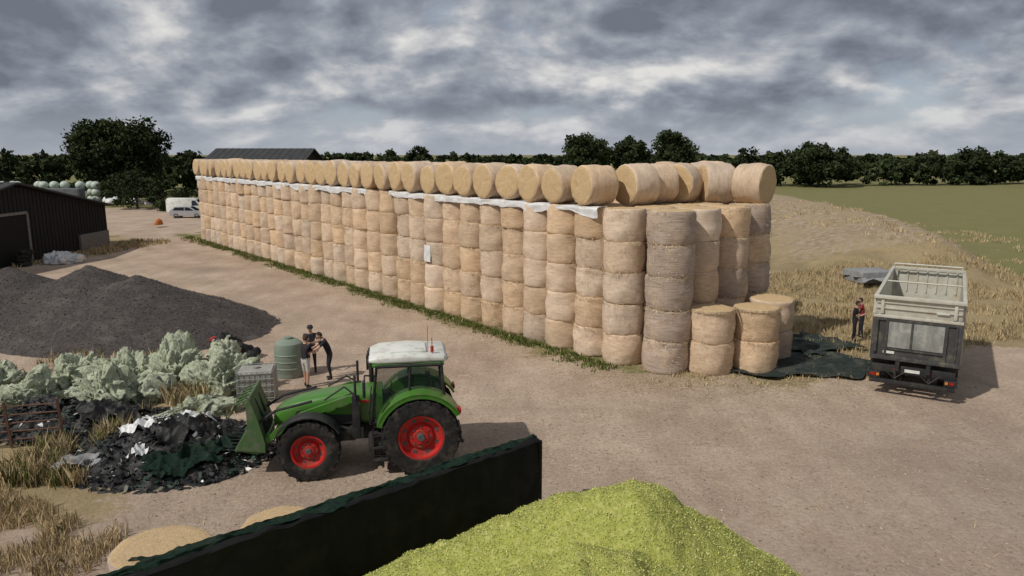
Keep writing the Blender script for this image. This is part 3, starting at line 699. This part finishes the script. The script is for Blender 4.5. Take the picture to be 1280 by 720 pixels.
# ------------------------------------------------------------------ paints
mgreen=M('green_paint',(.06,.19,.02),(.05,.165,.018),3,.42,0,coat=.25,spec=.4,dirt=(.12,.16,.07),dscale=2.5)
mred=M('red_paint',(.50,.02,.018),(.42,.02,.016),3,.5,0,coat=.15,dirt=(.28,.07,.05),dscale=4)
mblack=M('black_paint',(.02,.02,.021),(.03,.03,.03),5,.5,.1,dirt=(.06,.055,.045),dscale=3)
mwhite=M('white_paint',(.68,.69,.64),(.60,.61,.56),3,.5,0,coat=.15,dirt=(.45,.43,.36),dscale=3)
mgrp=M('grey_paint',(.11,.115,.12),(.08,.08,.08),3,.5,.1)
mglass=M('tinted_glass',(.03,.05,.04),rough=.05,spec=.6,alpha=.36,flat=True)
mdglass=M('dark_glass',(.02,.025,.03),rough=.06,spec=.8,flat=True)
mch=M('steel',(.5,.5,.5),(.4,.4,.4),5,.35,.1,metal=.9)
mredl=M('red_lens',(.35,.01,.01),rough=.3,flat=True); morange=M('orange_lens',(.6,.2,.02),rough=.3,flat=True)

def wheel(name,parent,c,R,w_,rr,side,rimmat,lugs=22,lugh=.045):
    e=empty(name,c); e.parent=parent; h=w_/2; m=MB()
    m.lathe([(rr,-h*.78),(rr+.04,-h*.92),(rr+(R-rr)*.5,-h),(R*.955,-h*.90),(R*.985-lugh*.5,-h*.7),(R-lugh,0),(R*.985-lugh*.5,h*.7),(R*.955,h*.90),(rr+(R-rr)*.5,h),(rr+.04,h*.92),(rr,h*.78)],n=56,close=True)
    for i in range(lugs):
        for sd in (-1,1):
            a=2*math.pi*(i+(.5 if sd>0 else 0))/lugs
            for q in range(4):
                fm=(q+.5)/4
                aa=a+fm*.26; y=sd*h*(.04+.92*fm); rq=R-lugh*.45-(.03*fm*fm*R)
                M3=Matrix.Rotation(-aa,3,'Y')
                sy=h*.27; st=.055*R+.01
                vs=[M3@Vector((rq+dx,y+dy,dz+dy*sd*.18)) for dx in (-lugh,lugh*.5) for dy in (-sy/2,sy/2) for dz in (-st/2,st/2)]
                m.add(vs,[(0,1,3,2),(4,6,7,5),(0,4,5,1),(2,3,7,6),(0,2,6,4),(1,5,7,3)])
    m.obj('tyre',mty,e)
    r=MB(); s=side
    r.lathe([(rr+.012,-h*.8*s),(rr+.012,h*.8*s),(rr+.035,h*.84*s),(rr-.03,h*.82*s),(rr-.06,h*.45*s),(rr*.62,h*.30*s),(rr*.52,h*.5*s),(rr*.34,h*.52*s),(rr*.32,h*.66*s),(.001,h*.68*s)],n=40)
    r.obj('rim',rimmat,e)
    bq=MB()
    for i in range(8):
        a=2*math.pi*i/8; x,z=rr*.43*math.cos(a),rr*.43*math.sin(a); bq.cyl((x,h*.45*s,z),(x,h*.6*s,z),.022,n=6)
    bq.cyl((0,h*.6*s,0),(0,h*.82*s,0),rr*.2,rr*.15,16)
    for i in range(8):
        a=2*math.pi*(i+.5)/8; x,z=rr*.78*math.cos(a),rr*.78*math.sin(a); bq.cyl((x,h*.34*s,z),(x,h*.42*s,z),.05*rr/.5,n=8)
    bq.obj('hub',mgrp,e); return e

# ------------------------------------------------------------------ tractor (forward +X, left +Y)
T=empty('tractor',(-2.49,18.4,0),rad(189.1))
RW,FW=1.0,.78
for s in (-1,1):
    wheel('rear_wheel',T,(0,.98*s,RW),RW,.64,.57,s,mred,22,.05)
    wheel('front_wheel',T,(2.78,.95*s,FW),FW,.54,.42,s,mred,20,.045)
m=MB(); m.box((1.2,0,.95),(3.6,.5,.55),0,bev=.04); m.box((0,0,1.0),(.7,1.3,.5),0,bev=.06); m.box((2.78,0,.75),(.28,1.5,.26),0,bev=.05); m.box((3.45,0,.85),(.5,.55,.5),0,bev=.05)
m.box((-.75,0,.75),(.7,.8,.12),0); m.path([(-.5,.35,.7),(-1.15,.4,.5)],.05); m.path([(-.5,-.35,.7),(-1.15,-.4,.5)],.05); m.path([(-.45,.3,1.3),(-1.0,.38,.9),(-1.1,.4,.5)],.035)
m.box((.95,.78,.75),(.75,.5,.5),0,bev=.06); m.box((.95,-.78,.75),(.75,.5,.5),0,bev=.06); m.box((1.9,.5,.95),(.5,.3,.3),0,bev=.04)
m.obj('chassis',mblack,T)
h=MB()
h.loft([rrect(.95,.92,1.15,2.04,.16),rrect(1.6,.92,1.15,2.04,.17),rrect(2.4,.88,1.15,1.97,.18),rrect(3.05,.82,1.15,1.85,.2),rrect(3.5,.74,1.15,1.70,.2),rrect(3.70,.56,1.22,1.52,.14)])
h.obj('bonnet',mgreen,T,ang=50)
g=MB()
for s in (-1,1):
    g.prism([(1.5,1.2),(3.2,1.2),(3.25,1.35),(2.6,1.5),(1.5,1.42)],s*.45,s*.475); g.prism([(2.45,1.54),(3.2,1.46),(3.1,1.6),(2.5,1.70)],s*.425,s*.45)
    for k in range(7): g.box((1.65+k*.22,s*.478,1.31),(.03,.012,.16))
g.box((3.68,0,1.38),(.08,.42,.22),0,bev=.02); g.obj('grille',mblack,T)
MB().box((1.55,.467,1.78),(.5,.012,.07)).box((1.55,-.467,1.78),(.5,.012,.07)).obj('decal',mred,T)
l=MB()
for s in (-1,1): l.box((3.66,.2*s,1.46),(.09,.14,.08),0,bev=.02)
l.obj('headlight',mch,T)
f=MB()
for s in (-1,1):
    y0,y1=(.52,1.24) if s>0 else (-1.24,-.52)
    f.arc(0,1.0,1.10,18,150,y0,y1,.05,0,26)
    f.arc(0,1.0,1.03,18,150,y1-.03 if s>0 else y0,y1 if s>0 else y0+.03,.10,0,26)
    f.prism([(-.55,1.15),(1.0,1.1),(.85,1.75),(.55,2.02),(0,2.08),(-.5,1.95)],(.50*s if s>0 else -.56),(.56 if s>0 else -.50))
    f.arc(2.78,.78,.86,25,150,(.72 if s>0 else -1.18),(1.18 if s>0 else -.72),.03,1,16)
    f.path([(2.78,.55*s,1.3),(2.78,.9*s,1.66)],.03,8,1)
f.obj('fenders',[mgreen,mblack],T)
tl=MB()
for s in (-1,1): tl.box((-1.0,1.0*s,1.62),(.06,.3,.12),0,bev=.01)
tl.obj('tail_lights',mredl,T)
cb_=MB(); yb,yt=.76,.80
PIL=[((1.24,1.25),(1.06,2.80)),((.28,1.3),(.22,2.82)),((-.62,1.95),(-.57,2.80))]
for s in (-1,1):
    for (a_,b2) in PIL: cb_.path([(a_[0],yb*s,a_[1]),(b2[0],yt*s,b2[1])],.036,8)
    cb_.path([(1.24,yb*s,1.28),(.28,yb*s,1.28),(.1,yb*s,1.95),(-.62,yb*s,1.95)],.036,8)
    cb_.path([(1.06,yt*s,2.78),(-.57,yt*s,2.78)],.045,8)
    cb_.cyl((.3,(yb+.04)*s,1.75),(.5,(yb+.05)*s,1.75),.02,n=6)
cb_.box((.35,0,1.2),(1.7,1.46,.16),0,bev=.03); cb_.path([(1.24,-yb,1.3),(1.24,yb,1.3)],.05); cb_.path([(-.62,-yb,1.95),(-.62,yb,1.95)],.05); cb_.path([(-.57,-yt,2.78),(-.57,yt,2.78)],.05)
cb_.box((-.5,0,1.5),(.12,1.0,.9),0)
cb_.obj('cab_frame',mblack,T)
gl=MB()
for s in (-1,1):
    gl.add([(1.22,yb*s,1.3),(.28,yb*s,1.3),(.22,yt*s,2.78),(1.04,yt*s,2.78)],[(0,1,2,3)])
    gl.add([(.26,yb*s,1.95),(-.60,yb*s,1.95),(-.55,yt*s,2.78),(.22,yt*s,2.78)],[(0,1,2,3)])
gl.add([(1.24,-yb,1.35),(1.24,yb,1.35),(1.06,yt,2.78),(1.06,-yt,2.78)],[(0,1,2,3)]); gl.add([(-.62,-yb,1.95),(-.62,yb,1.95),(-.57,yt,2.78),(-.57,-yt,2.78)],[(0,1,2,3)])
gl.obj('windows',mglass,T,fix=False)
r=MB(); r.loft([rrect(-.72,1.30,2.84,2.95,.05),rrect(-.64,1.52,2.83,3.0,.06),rrect(.3,1.60,2.83,3.04,.07),rrect(1.02,1.54,2.83,3.01,.06),rrect(1.25,1.34,2.84,2.94,.05)])
r.box((.25,0,3.05),(.9,.95,.05),0,bev=.015)
r.obj('cab_roof',mwhite,T,ang=50)
MB().loft([rrect(-.64,1.56,2.75,2.828,.03),rrect(1.17,1.56,2.75,2.828,.03)]).obj('roof_trim',mgreen,T)
q=MB()
for y_ in (-.55,-.28,.28,.55): q.box((1.25,y_,2.88),(.06,.14,.07),0,bev=.015); q.box((-.72,y_,2.88),(.06,.14,.07),0,bev=.015)
q.obj('work_lights',mch,T)
i_=MB(); i_.box((0,0,1.55),(.5,.5,.16),0,bev=.05); i_.box((-.25,0,1.95),(.14,.48,.75),0,bev=.05); i_.box((.9,0,1.6),(.25,.35,.55),0,bev=.04); i_.lathe([(.17,-.015),(.19,0),(.17,.015)],(.72,0,1.95),'x',20,0,True); i_.box((.15,-.4,1.75),(.5,.15,.2),0,bev=.03)
i_.obj('seat',mblack,T)
st=MB()
for k,z in enumerate((.45,.75,1.05)): st.box((.95,1.08-k*.05,z),(.5,.22,.04))
for dx in (-.25,.25): st.box((.95+dx,1.06,.8),(.04,.05,.85))
st.path([(1.25,.8,1.3),(1.28,.98,1.7),(1.2,.85,2.3)],.018,6)
st.obj('steps',mblack,T)
mi_=MB()
for s in (-1,1):
    mi_.path([(1.1,.8*s,2.55),(1.35,1.15*s,2.68),(1.35,1.2*s,2.55)],.02,6); mi_.box((1.37,1.2*s,2.35),(.07,.22,.42),0,bev=.03)
mi_.path([(1.25,-.62,1.9),(1.25,-.62,2.9)],.065,10); mi_.obj('mirrors_and_exhaust',mblack,T)
bq=MB(); bq.cyl((-.35,.55,2.98),(-.35,.55,3.42),.012,n=6); bq.cyl((-.35,.55,3.05),(-.35,.55,3.2),.045,n=10); bq.cyl((-.25,.4,2.95),(-.25,.4,3.7),.008,n=5); bq.obj('beacon',M('beacon_red',(.4,.05,.02),rough=.3,flat=True),T)
ld=MB(); 
for s in (-1,1):
    y_=.60*s
    ld.box((1.62,y_,1.42),(.2,.12,1.15),1,bev=.02); ld.box((1.62,.5*s,1.0),(.35,.3,.3),1)
    A=[(1.55,1.92),(1.8,2.0),(3.0,1.62),(3.5,1.30),(3.95,.95),(3.84,.86),(3.40,1.16),(2.9,1.46),(1.75,1.82),(1.5,1.76)]
    ld.prism(A,y_-.055,y_+.055,0); ld.path([(1.75,y_*1.02,1.1),(3.0,y_*1.02,1.48)],.045,8,1); ld.path([(2.4,y_,1.45),(3.0,y_,1.54)],.028,8,2)
    ld.path([(2.7,y_,1.90),(3.6,y_,1.70),(4.05,y_,1.4)],.035,8,1)
    ld.path([(1.62,y_*1.1,1.9),(1.62,y_*1.12,2.55)],.035,6,1); ld.path([(1.6,y_*.9,1.95),(1.9,y_*.8,2.2),(2.4,y_*.95,1.9)],.02,6,1)
ld.cyl((3.85,-.6,1.0),(3.85,.6,1.0),.06,n=10,mi=0)
ld.obj('loader_arms',[mgreen,mblack,mch],T)
ga=MB()
for s in (-1,1): ga.prism([(3.98,.35),(4.9,.48),(4.75,.75),(4.5,1.1),(4.5,1.95),(4.4,2.15),(4.15,1.4),(3.97,.65)],s*1.08-.02,s*1.08+.02)
ga.prism([(3.98,.35),(4.25,.3),(4.95,.45),(4.95,.48),(4.27,.36),(4.05,.6),(4.25,1.35),(4.42,2.12),(4.38,2.14),(4.17,1.38),(3.97,.62)],-1.06,1.06)
for k in range(6): ga.path([(4.4,-1+k*.4,2.1),(4.85,-1+k*.4,1.95),(5.1,-1+k*.4,1.5)],.028,6,0)
for k in range(7): ga.path([(4.9,-1+k*.333,.46),(5.35,-1+k*.333,.5)],.022,6,1,.008)
for k in range(5): ga.box((4.02,-.9+k*.45,.5),(.08,.06,.5),1)
ga.cyl((4.4,-1.08,2.12),(4.4,1.08,2.12),.06,n=10); ga.box((4.02,0,1.0),(.12,1.1,.5),1); ga.path([(4.1,.3,1.3),(4.35,.35,1.95)],.04,8,1); ga.path([(4.1,-.3,1.3),(4.35,-.35,1.95)],.04,8,1)
o=ga.obj('grab',[M('worn_green_paint',(.05,.13,.035),(.09,.13,.06),5,.65,.1,dirt=(.15,.15,.11),dscale=3),mblack],T,loc=(.86,0,.38)); o.scale=(.76,.68,.80)

# ------------------------------------------------------------------ trailer (forward +X)
K=empty('silage_trailer',(13.35,23.1,0),rad(58.5))
msv=M('silver_panels',(.56,.545,.47),(.45,.435,.37),3,.5,.1,metal=.1,dirt=(.42,.37,.27),dscale=2.2)
mwn=M('scuffed_panel',(.16,.165,.15),(.30,.30,.28),2.5,.5,.2,stretch=(1,2,.35),dirt=(.38,.37,.33),dscale=2.5)
mfr=M('frame_grey',(.06,.06,.06),(.045,.045,.045),4,.5,.1,dirt=(.13,.12,.095),dscale=3)
m=MB(); Lt=7.0
for s in (-1,1):
    m.box((Lt/2,1.24*s,2.28),(Lt,.05,2.05)); m.box((Lt/2,1.27*s,3.34),(Lt+.1,.12,.12),0,bev=.02); m.box((Lt/2,1.27*s,2.72),(Lt,.09,.08),0,bev=.015)
    for k in range(9): m.box((.2+k*.83,1.30*s,2.3),(.09,.07,1.98),0,bev=.012)
m.box((Lt,0,2.3),(.06,2.5,2.1)); m.box((Lt,0,3.40),(.12,2.6,.12),0,bev=.02)
for k in range(7): m.box((Lt-.05,-1.05+k*.35,2.9),(.05,.05,.9))
m.path([(Lt-.4,-1.2,3.4),(Lt-.4,-1.2,3.62),(Lt-.4,1.2,3.62),(Lt-.4,1.2,3.4)],.035)
m.path([(3.5,-1.22,3.36),(3.5,1.22,3.36)],.03)
m.obj('body_sides',msv,K)
MB().box((Lt/2,0,1.28),(Lt,2.46,.08)).obj('floor',mwn,K)
m=MB()
m.box((-.02,0,3.04),(.07,2.5,.62),0,rot=(0,-.12,0),bev=.02); m.box((-.12,0,3.37),(.12,2.66,.12),0,bev=.02); m.box((-.08,0,2.72),(.10,2.6,.10),0,bev=.02)
m.box((-.075,0,3.0),(.05,2.46,.04)); m.box((-.09,0,3.18),(.05,2.46,.03))
for s in (-1,1): m.box((-.09,1.05*s,3.05),(.08,.1,.5),0,bev=.015)
m.obj('upper_flap',msv,K)
m=MB()
for s in (-1,1): m.box((-.03,1.24*s,2.0),(.16,.14,1.55),0,bev=.02); m.box((-.08,.86*s,2.0),(.05,.08,1.35),0); m.cyl((-.12,1.15*s,1.5),(-.12,1.15*s,2.6),.035,n=8)
m.box((-.02,0,2.0),(.06,2.36,1.4)); m.box((-.06,0,1.3),(.12,2.6,.14),0,bev=.02); m.box((-.06,0,2.62),(.10,2.4,.08),0); m.box((-.085,.12,2.1),(.05,.06,1.0)); m.box((-.08,0,1.62),(.05,1.66,.06))
m.obj('tailgate',mfr,K)
MB().box((-.062,.0,2.12),(.03,1.62,.90),0,bev=.01).obj('tailgate_panel',mwn,K)
MB().box((-.085,.75,1.50),(.01,.34,.09)).box((-.12,-.7,2.98),(.01,.36,.06),0,rot=(0,-.12,0)).obj('decal',mwhite,K)
m=MB()
for s in (-1,1): m.box((3.4,.45*s,1.08),(7.4,.12,.28)); m.box((.25,1.02*s,.95),(.06,.55,.55),0); m.box((-.2,1.12*s,.72),(.1,.38,.22),0,bev=.02)
m.box((-.2,0,.52),(.12,2.5,.14),0,bev=.02); m.box((-.1,0,.95),(.1,2.45,.26),0,bev=.02)
for s in (-1,1): m.box((-.12,.5*s,.75),(.08,.08,.5)); m.box((2.9,1.05*s,1.28),(3.6,.58,.05)); m.box((1.12,1.05*s,1.1),(.05,.58,.4),0,rot=(0,.3,0)); m.box((4.7,1.05*s,1.1),(.05,.58,.4),0,rot=(0,-.3,0))
m.box((2.0,0,.6),(.16,2.0,.16)); m.box((3.8,0,.6),(.16,2.0,.16)); m.path([(7.0,0,1.0),(8.6,0,.75),(9.2,0,.6)],.12,8); m.cyl((8.4,.25,.0),(8.4,.25,1.0),.05,n=8)
m.path([(-.15,-.8,.9),(-.22,-.5,.62),(-.15,-.2,.88)],.015,6); m.path([(-.15,.2,.9),(-.22,.5,.66),(-.15,.8,.88)],.015,6)
m.obj('chassis',mblack,K)
m=MB()
for s in (-1,1): m.box((-.26,1.15*s,.74),(.03,.13,.08)); m.box((-.165,.5*s,.97),(.02,.10,.04))
m.obj('tail_lights',mredl,K)
MB().box((-.27,1.0,.74),(.03,.08,.08)).box((-.27,-1.0,.74),(.03,.08,.08)).obj('indicators',morange,K)
MB().box((-.17,0,.95),(.02,.44,.10)).obj('number_plate',mwhite,K)
for s in (-1,1):
    for x_ in (2.0,3.8): wheel('wheel',K,(x_,1.0*s,.6),.6,.52,.3,s,mgrp,24,.02)

# ------------------------------------------------------------------ tank, IBC
m=MB(); m.lathe([(.001,0),(.50,0),(.52,.05),(.50,.12),(.53,.2),(.53,1.05),(.48,1.25),(.3,1.38),(.16,1.40),(.16,1.47),(.001,1.48)],axis='z',n=36)
for z in (.35,.6,.85): m.lathe([(.53,z-.03),(.55,z),(.53,z+.03)],axis='z',n=36)
m.obj('water_tank',M('tank_plastic',(.22,.27,.21),(.16,.20,.16),3,.55,.1,dirt=(.30,.29,.23)),loc=(-8.2,25.6,0))
I=empty('ibc_container',(-8.45,22.9,0),.2)
MB().loft([rrect(-.52,.9,.18,1.1,.12),rrect(.52,.9,.18,1.1,.12)]).cyl((0,0,1.08),(0,0,1.16),.12,n=16).obj('bottle',M('ibc_plastic',(.36,.36,.32),(.24,.24,.21),3,.5,0),I)
m=MB()
for z in (.2,.42,.64,.86,1.1):
    m.path([(-.58,-.49,z),(.58,-.49,z),(.58,.49,z),(-.58,.49,z),(-.58,-.49,z)],.014,6)
for k in range(8):
    x_=-.58+k*1.16/7
    for y_ in (-.49,.49): m.cyl((x_,y_,.12),(x_,y_,1.1),.011,n=6)
for k in range(1,6):
    for x_ in (-.58,.58): m.cyl((x_,-.49+k*.163,.12),(x_,-.49+k*.163,1.1),.011,n=6)
m.box((0,0,.12),(1.2,1.0,.03)); 
for x_ in (-.5,0,.5): m.box((x_,0,.05),(.12,1.0,.1))
m.obj('cage',mch,I)

# ------------------------------------------------------------------ van and car
def vehicle(name,loc,rz,prof,wid,wins,wx,wr,paint):
    e=empty(name,loc,rz); m=MB(); h=wid/2
    ring=[]; 
    for yy in (-h,-h+.06,h-.06,h):
        inset=.05 if abs(yy)>h-.01 else 0
        cx=sum(p[0] for p in prof)/len(prof); cz=sum(p[1] for p in prof)/len(prof)
        ring.append([(cx+(p[0]-cx)*(1-inset*.5),yy*(1-.10*max(0,(p[1]-1.0))),cz+(p[1]-cz)*(1-inset)) for p in prof])
    m.loft(ring); m.obj('body',paint,e,ang=45)
    g=MB()
    for s in (-1,1):
        for wp in wins: 
            pts=[(x,s*(h*(1-.10*max(0,z-1.0))+.006),z) for x,z in wp]; g.add(pts,[tuple(range(len(pts)))])
    g.obj('windows',mdglass,e,fix=False)
    for x in wx:
        for s in (-1,1): 
            q=empty('wheel',(x,s*(h-.1),wr)); q.parent=e
            MB().lathe([(wr*.6,-.1),(wr*.95,-.11),(wr,-.06),(wr,.06),(wr*.95,.11),(wr*.6,.1)],n=24,close=True).obj('tyre',mty,q)
            MB().lathe([(wr*.62,.05*s),(wr*.5,.04*s),(.001,.09*s)],n=20).obj('rim',mgrp,q)
    return e,h
vp=[(-2.6,.35),(2.4,.35),(2.55,.6),(2.5,1.05),(1.75,1.3),(1.15,2.05),(.8,2.2),(-2.4,2.25),(-2.6,2.0)]
e,h=vehicle('white_van',(-43.4,97,0),rad(8),vp,1.95,[[(.65,1.25),(1.6,1.28),(1.1,1.92),(.7,1.95)]],(-1.6,1.65),.34,mwhite)
MB().add([(1.78,-.75,1.32),(1.78,.75,1.32),(1.22,.7,2.02),(1.22,-.7,2.02)],[(0,1,2,3)]).obj('windscreen',mdglass,e,loc=(.02,0,.01),fix=False)
MB().box((2.53,0,.5),(.1,1.8,.25),0,bev=.03).box((-2.6,0,.5),(.1,1.8,.25),0,bev=.03).obj('bumpers',mblack,e)
cp=[(-2.05,.3),(1.95,.3),(2.1,.5),(2.05,.8),(1.2,.95),(.45,1.42),(.1,1.48),(-1.4,1.45),(-1.95,1.0),(-2.1,.8)]
e,h=vehicle('silver_car',(-41.4,92.3,0),rad(4),cp,1.75,[[(-.1,.98),(.98,.98),(.4,1.34),(-.1,1.38)],[(-1.6,1.0),(-.2,.98),(-.2,1.38),(-1.3,1.36)]],(-1.25,1.3),.31,M('silver_paint',(.5,.51,.53),(.45,.46,.48),3,.35,0,metal=.4,coat=.4))
MB().add([(1.2,-.65,.98),(1.2,.65,.98),(.5,.6,1.40),(.5,-.6,1.40)],[(0,1,2,3)]).obj('windscreen',mdglass,e,loc=(.02,0,.015),fix=False)

# ------------------------------------------------------------------ people (facing +X local)
def person(name,loc,yaw,lean=0,hgt=1.75,armL=None,armR=None,shirt=(.03,.03,.04),pants=(.05,.05,.06),shorts=True,hair=(.05,.03,.02),skin=(.50,.30,.21),stride=.0,long_sleeve=False,knee=0,hat=None,shoe=(.03,.03,.03)):
    e=empty(name,loc,yaw); e.scale=(hgt/1.75,)*3
    c,s_=math.cos(lean),math.sin(lean)
    def up(x,y,z):
        dz=z-.95; return (x*c+dz*s_,y,.95-x*s_+dz*c)
    armL=armL or [(.05,.08,-.28),(.14,.05,-.50)]; armR=armR or [(.05,-.08,-.28),(.14,-.05,-.50)]
    J=[(0,0,.95,.135),(*up(0,0,1.12),.125),(*up(0,0,1.33),.145),(*up(0,0,1.46),.10),(*up(.015,0,1.55),.055),(*up(.02,0,1.62),.05)]
    E=[(0,1,'t'),(1,2,'t'),(2,3,'t'),(3,4,'n'),(4,5,'n')]
    hands=[]
    for sd,ar in ((1,armL),(-1,armR)):
        sh=up(0,.18*sd,1.42); i=len(J); J.append((*sh,.068)); E.append((2,i,'t'))
        el_=tuple(sh[k]+ar[0][k] for k in range(3)); J.append((*el_,.042)); E.append((i,i+1,'u'))
        wr_=tuple(sh[k]+ar[1][k] for k in range(3)); J.append((*wr_,.027)); E.append((i+1,i+2,'f'))
        d=(Vector(wr_)-Vector(el_)).normalized(); hd=Vector(wr_)+d*.08; J.append((*hd,.034)); E.append((i+2,i+3,'h')); hands.append((Vector(wr_),d,hd,sd))
    for sd in (1,-1):
        i=len(J); st_=stride*sd
        J.append((-.0,.095*sd,.88,.098)); E.append((0,i,'t2')); J.append((.02+st_*.5+knee,.11*sd,.50,.064)); E.append((i,i+1,'th'))
        J.append((st_,.12*sd,.10,.042)); E.append((i+1,i+2,'c')); J.append((st_-.03,.12*sd,.045,.042)); E.append((i+2,i+3,'s')); J.append((st_+.15,.135*sd,.035,.036)); E.append((i+3,i+4,'s'))
    me=bpy.data.meshes.new('body'); me.from_pydata([j[:3] for j in J],[(a,b) for a,b,_ in E],[])
    o=bpy.data.objects.new('tmp_body',me); S.collection.objects.link(o)
    md=o.modifiers.new('s','SKIN'); 
    for k,j in enumerate(J): me.skin_vertices[0].data[k].radius=(j[3],j[3]); me.skin_vertices[0].data[k].use_root=(k==0)
    sb=o.modifiers.new('ss','SUBSURF'); sb.levels=2; sb.render_levels=2
    dg=bpy.context.evaluated_depsgraph_get(); dg.update(); nm=bpy.data.meshes.new_from_object(o.evaluated_get(dg))
    bpy.data.objects.remove(o)
    ms=[M('shirt',shirt,None,9,.85,.3),M('trousers',pants,None,9,.85,.3),M('skin',skin,tuple(x*.9 for x in skin),9,.55,0),M('shoes',shoe)]
    nm.materials.clear()
    for q in ms: nm.materials.append(q)
    segs=[(Vector(J[a][:3]),Vector(J[b][:3]),l) for a,b,l in E]
    for p in nm.polygons:
        bestd=9;lab='t';tt=0
        for a,b,l in segs:
            ab=b-a; q=max(0,min(1,(p.center-a).dot(ab)/ab.length_squared)); d=(p.center-a-ab*q).length
            if d<bestd: bestd=d;lab=l;tt=q
        mi=0
        if lab=='n': mi=2 if tt>.25 else 0
        if lab=='u': mi=0 if (long_sleeve or tt<.62) else 2
        if lab=='f': mi=0 if long_sleeve else 2
        if lab=='h': mi=2
        if lab in('t2','th'): mi=1
        if lab=='t' and p.center.z<.98: mi=1
        if lab=='th' and shorts and tt>.86: mi=2
        if lab=='c': mi=2 if shorts and tt<.88 else (1 if not shorts else 3)
        if lab=='s': mi=3
        p.material_index=mi
    nm.shade_smooth(); link(bpy.data.objects.new('body',nm),e)
    hm=MB()
    for wr_,d,hd,sd in hands:
        side=Vector((0,1,0)).cross(d); side=side.normalized() if side.length>.1 else Vector((1,0,0)); nrm=d.cross(side)
        for k,(off,ln) in enumerate(((-.024,.062),(-.008,.072),(.008,.068),(.024,.055))):
            b0=hd+side*off*1.1+d*.012; b1=b0+d*ln*.5+nrm*(-sd)*.008; b2=b1+d*ln*.4+nrm*(-sd)*.022; hm.path([tuple(b0),tuple(b1),tuple(b2)],.0085,6,0,.006)
        b0=wr_+d*.03+side*.02; b1=b0+side*.03+d*.03; b2=b1+d*.028+side*.004; hm.path([tuple(b0),tuple(b1),tuple(b2)],.0095,6,0,.007)
    hm.obj('fingers',ms[2],e)
    hp=up(.045,0,1.665); hmx=MB(); 
    bm=bmesh.new(); bmesh.ops.create_uvsphere(bm,u_segments=24,v_segments=18,radius=1)
    for v in bm.verts:
        x,y,z=v.co; f=1-.22*max(0,-z)**1.5*(1-max(0,x)*.3); X=x*.098*f;Y=y*.076*f;Z=z*.122
        if x>.5: X+= .022*math.exp(-((y/.16)**2)-((z+.12)/.22)**2)+.006*math.exp(-((y/.4)**2)-((z+.52)/.1)**2)-.008*math.exp(-((abs(y)-.35)/.16)**2-((z-.05)/.12)**2)
        v.co=(X,Y,Z)
    bm.verts.index_update(); hmx.add([v.co for v in bm.verts],[[v.index for v in f.verts] for f in bm.faces]); bm.free()
    for sd in (-1,1):
        hmx.sphere((-.005,.077*sd,-.01),(.018,.010,.03),0,8,6); hmx.sphere((.082,.030*sd,.004),(.012,.013,.009),1,8,6); hmx.sphere((.091,.030*sd,.004),(.005,.005,.005),2,6,4)
    hmx.box((.091,0,-.062),(.008,.042,.008),3)
    hmx.obj('head',[ms[2],M('eye_white',(.8,.8,.8),flat=True),M('iris',(.03,.02,.015),flat=True),M('lips',(.40,.15,.12),flat=True)],e,loc=hp,rot=(0,lean*.8,0),ang=80)
    hr=MB(); bm=bmesh.new(); bmesh.ops.create_uvsphere(bm,u_segments=24,v_segments=16,radius=1)
    keep=[f for f in bm.faces if f.calc_center_median().x<.45+.0 and (f.calc_center_median().z>-.35+ (f.calc_center_median().x>0)*.45) or f.calc_center_median().z>.55]
    idx={v:i for i,v in enumerate(bm.verts)}
    hr.add([(v.co.x*.107-.004,v.co.y*.084,v.co.z*.130+.004+.004*nz(v.co.x*6,v.co.y*6,v.co.z*6)) for v in bm.verts],[[idx[v] for v in f.verts] for f in keep]); bm.free()
    if hat: hr.lathe([(.001,.14),(.09,.12),(.11,.05),(.112,.03)],axis='z',n=20,mi=1); hr.box((.13,0,.035),(.09,.13,.012),1)
    hr.obj('hair',[M('hair',hair,None,30,.8,.5),M('cap',hat or hair)],e,loc=hp,rot=(0,lean*.8,0),ang=80,fix=False)
    return e
person('person',(-7.2,24.2,0),rad(55),.05,1.84,[(.12,.06,-.24),(.34,-.02,-.20)],[(.12,-.06,-.24),(.34,.02,-.22)],(.03,.025,.03),(.55,.53,.48),True,(.06,.035,.02),stride=.06)
person('person',(-6.6,25.2,0),rad(200),.42,1.82,[(.22,.03,-.20),(.42,-.03,-.28)],[(.22,-.03,-.20),(.42,.03,-.28)],(.02,.02,.025),(.025,.025,.03),False,(.05,.03,.02),knee=.05)
person('person',(-7.5,26.0,0),rad(-75),.1,1.80,[(.10,.1,-.24),(.3,-.05,-.22)],[(.10,-.1,-.24),(.3,.05,-.22)],(.03,.035,.05),(.03,.03,.04),False,(.25,.17,.09),hat=(.03,.03,.035))
person('person',(14.85,30.4,0),rad(-20),.05,1.8,None,[(.12,-.05,-.24),(.32,0,-.16)],(.015,.015,.02),(.02,.02,.028),False,(.04,.025,.02),stride=.05)
person('person',(15.6,31.3,0),rad(160),.1,1.75,[(.15,.02,-.22),(.35,-.03,-.2)],None,(.25,.03,.035),(.02,.02,.03),False,(.05,.03,.02),stride=-.05)
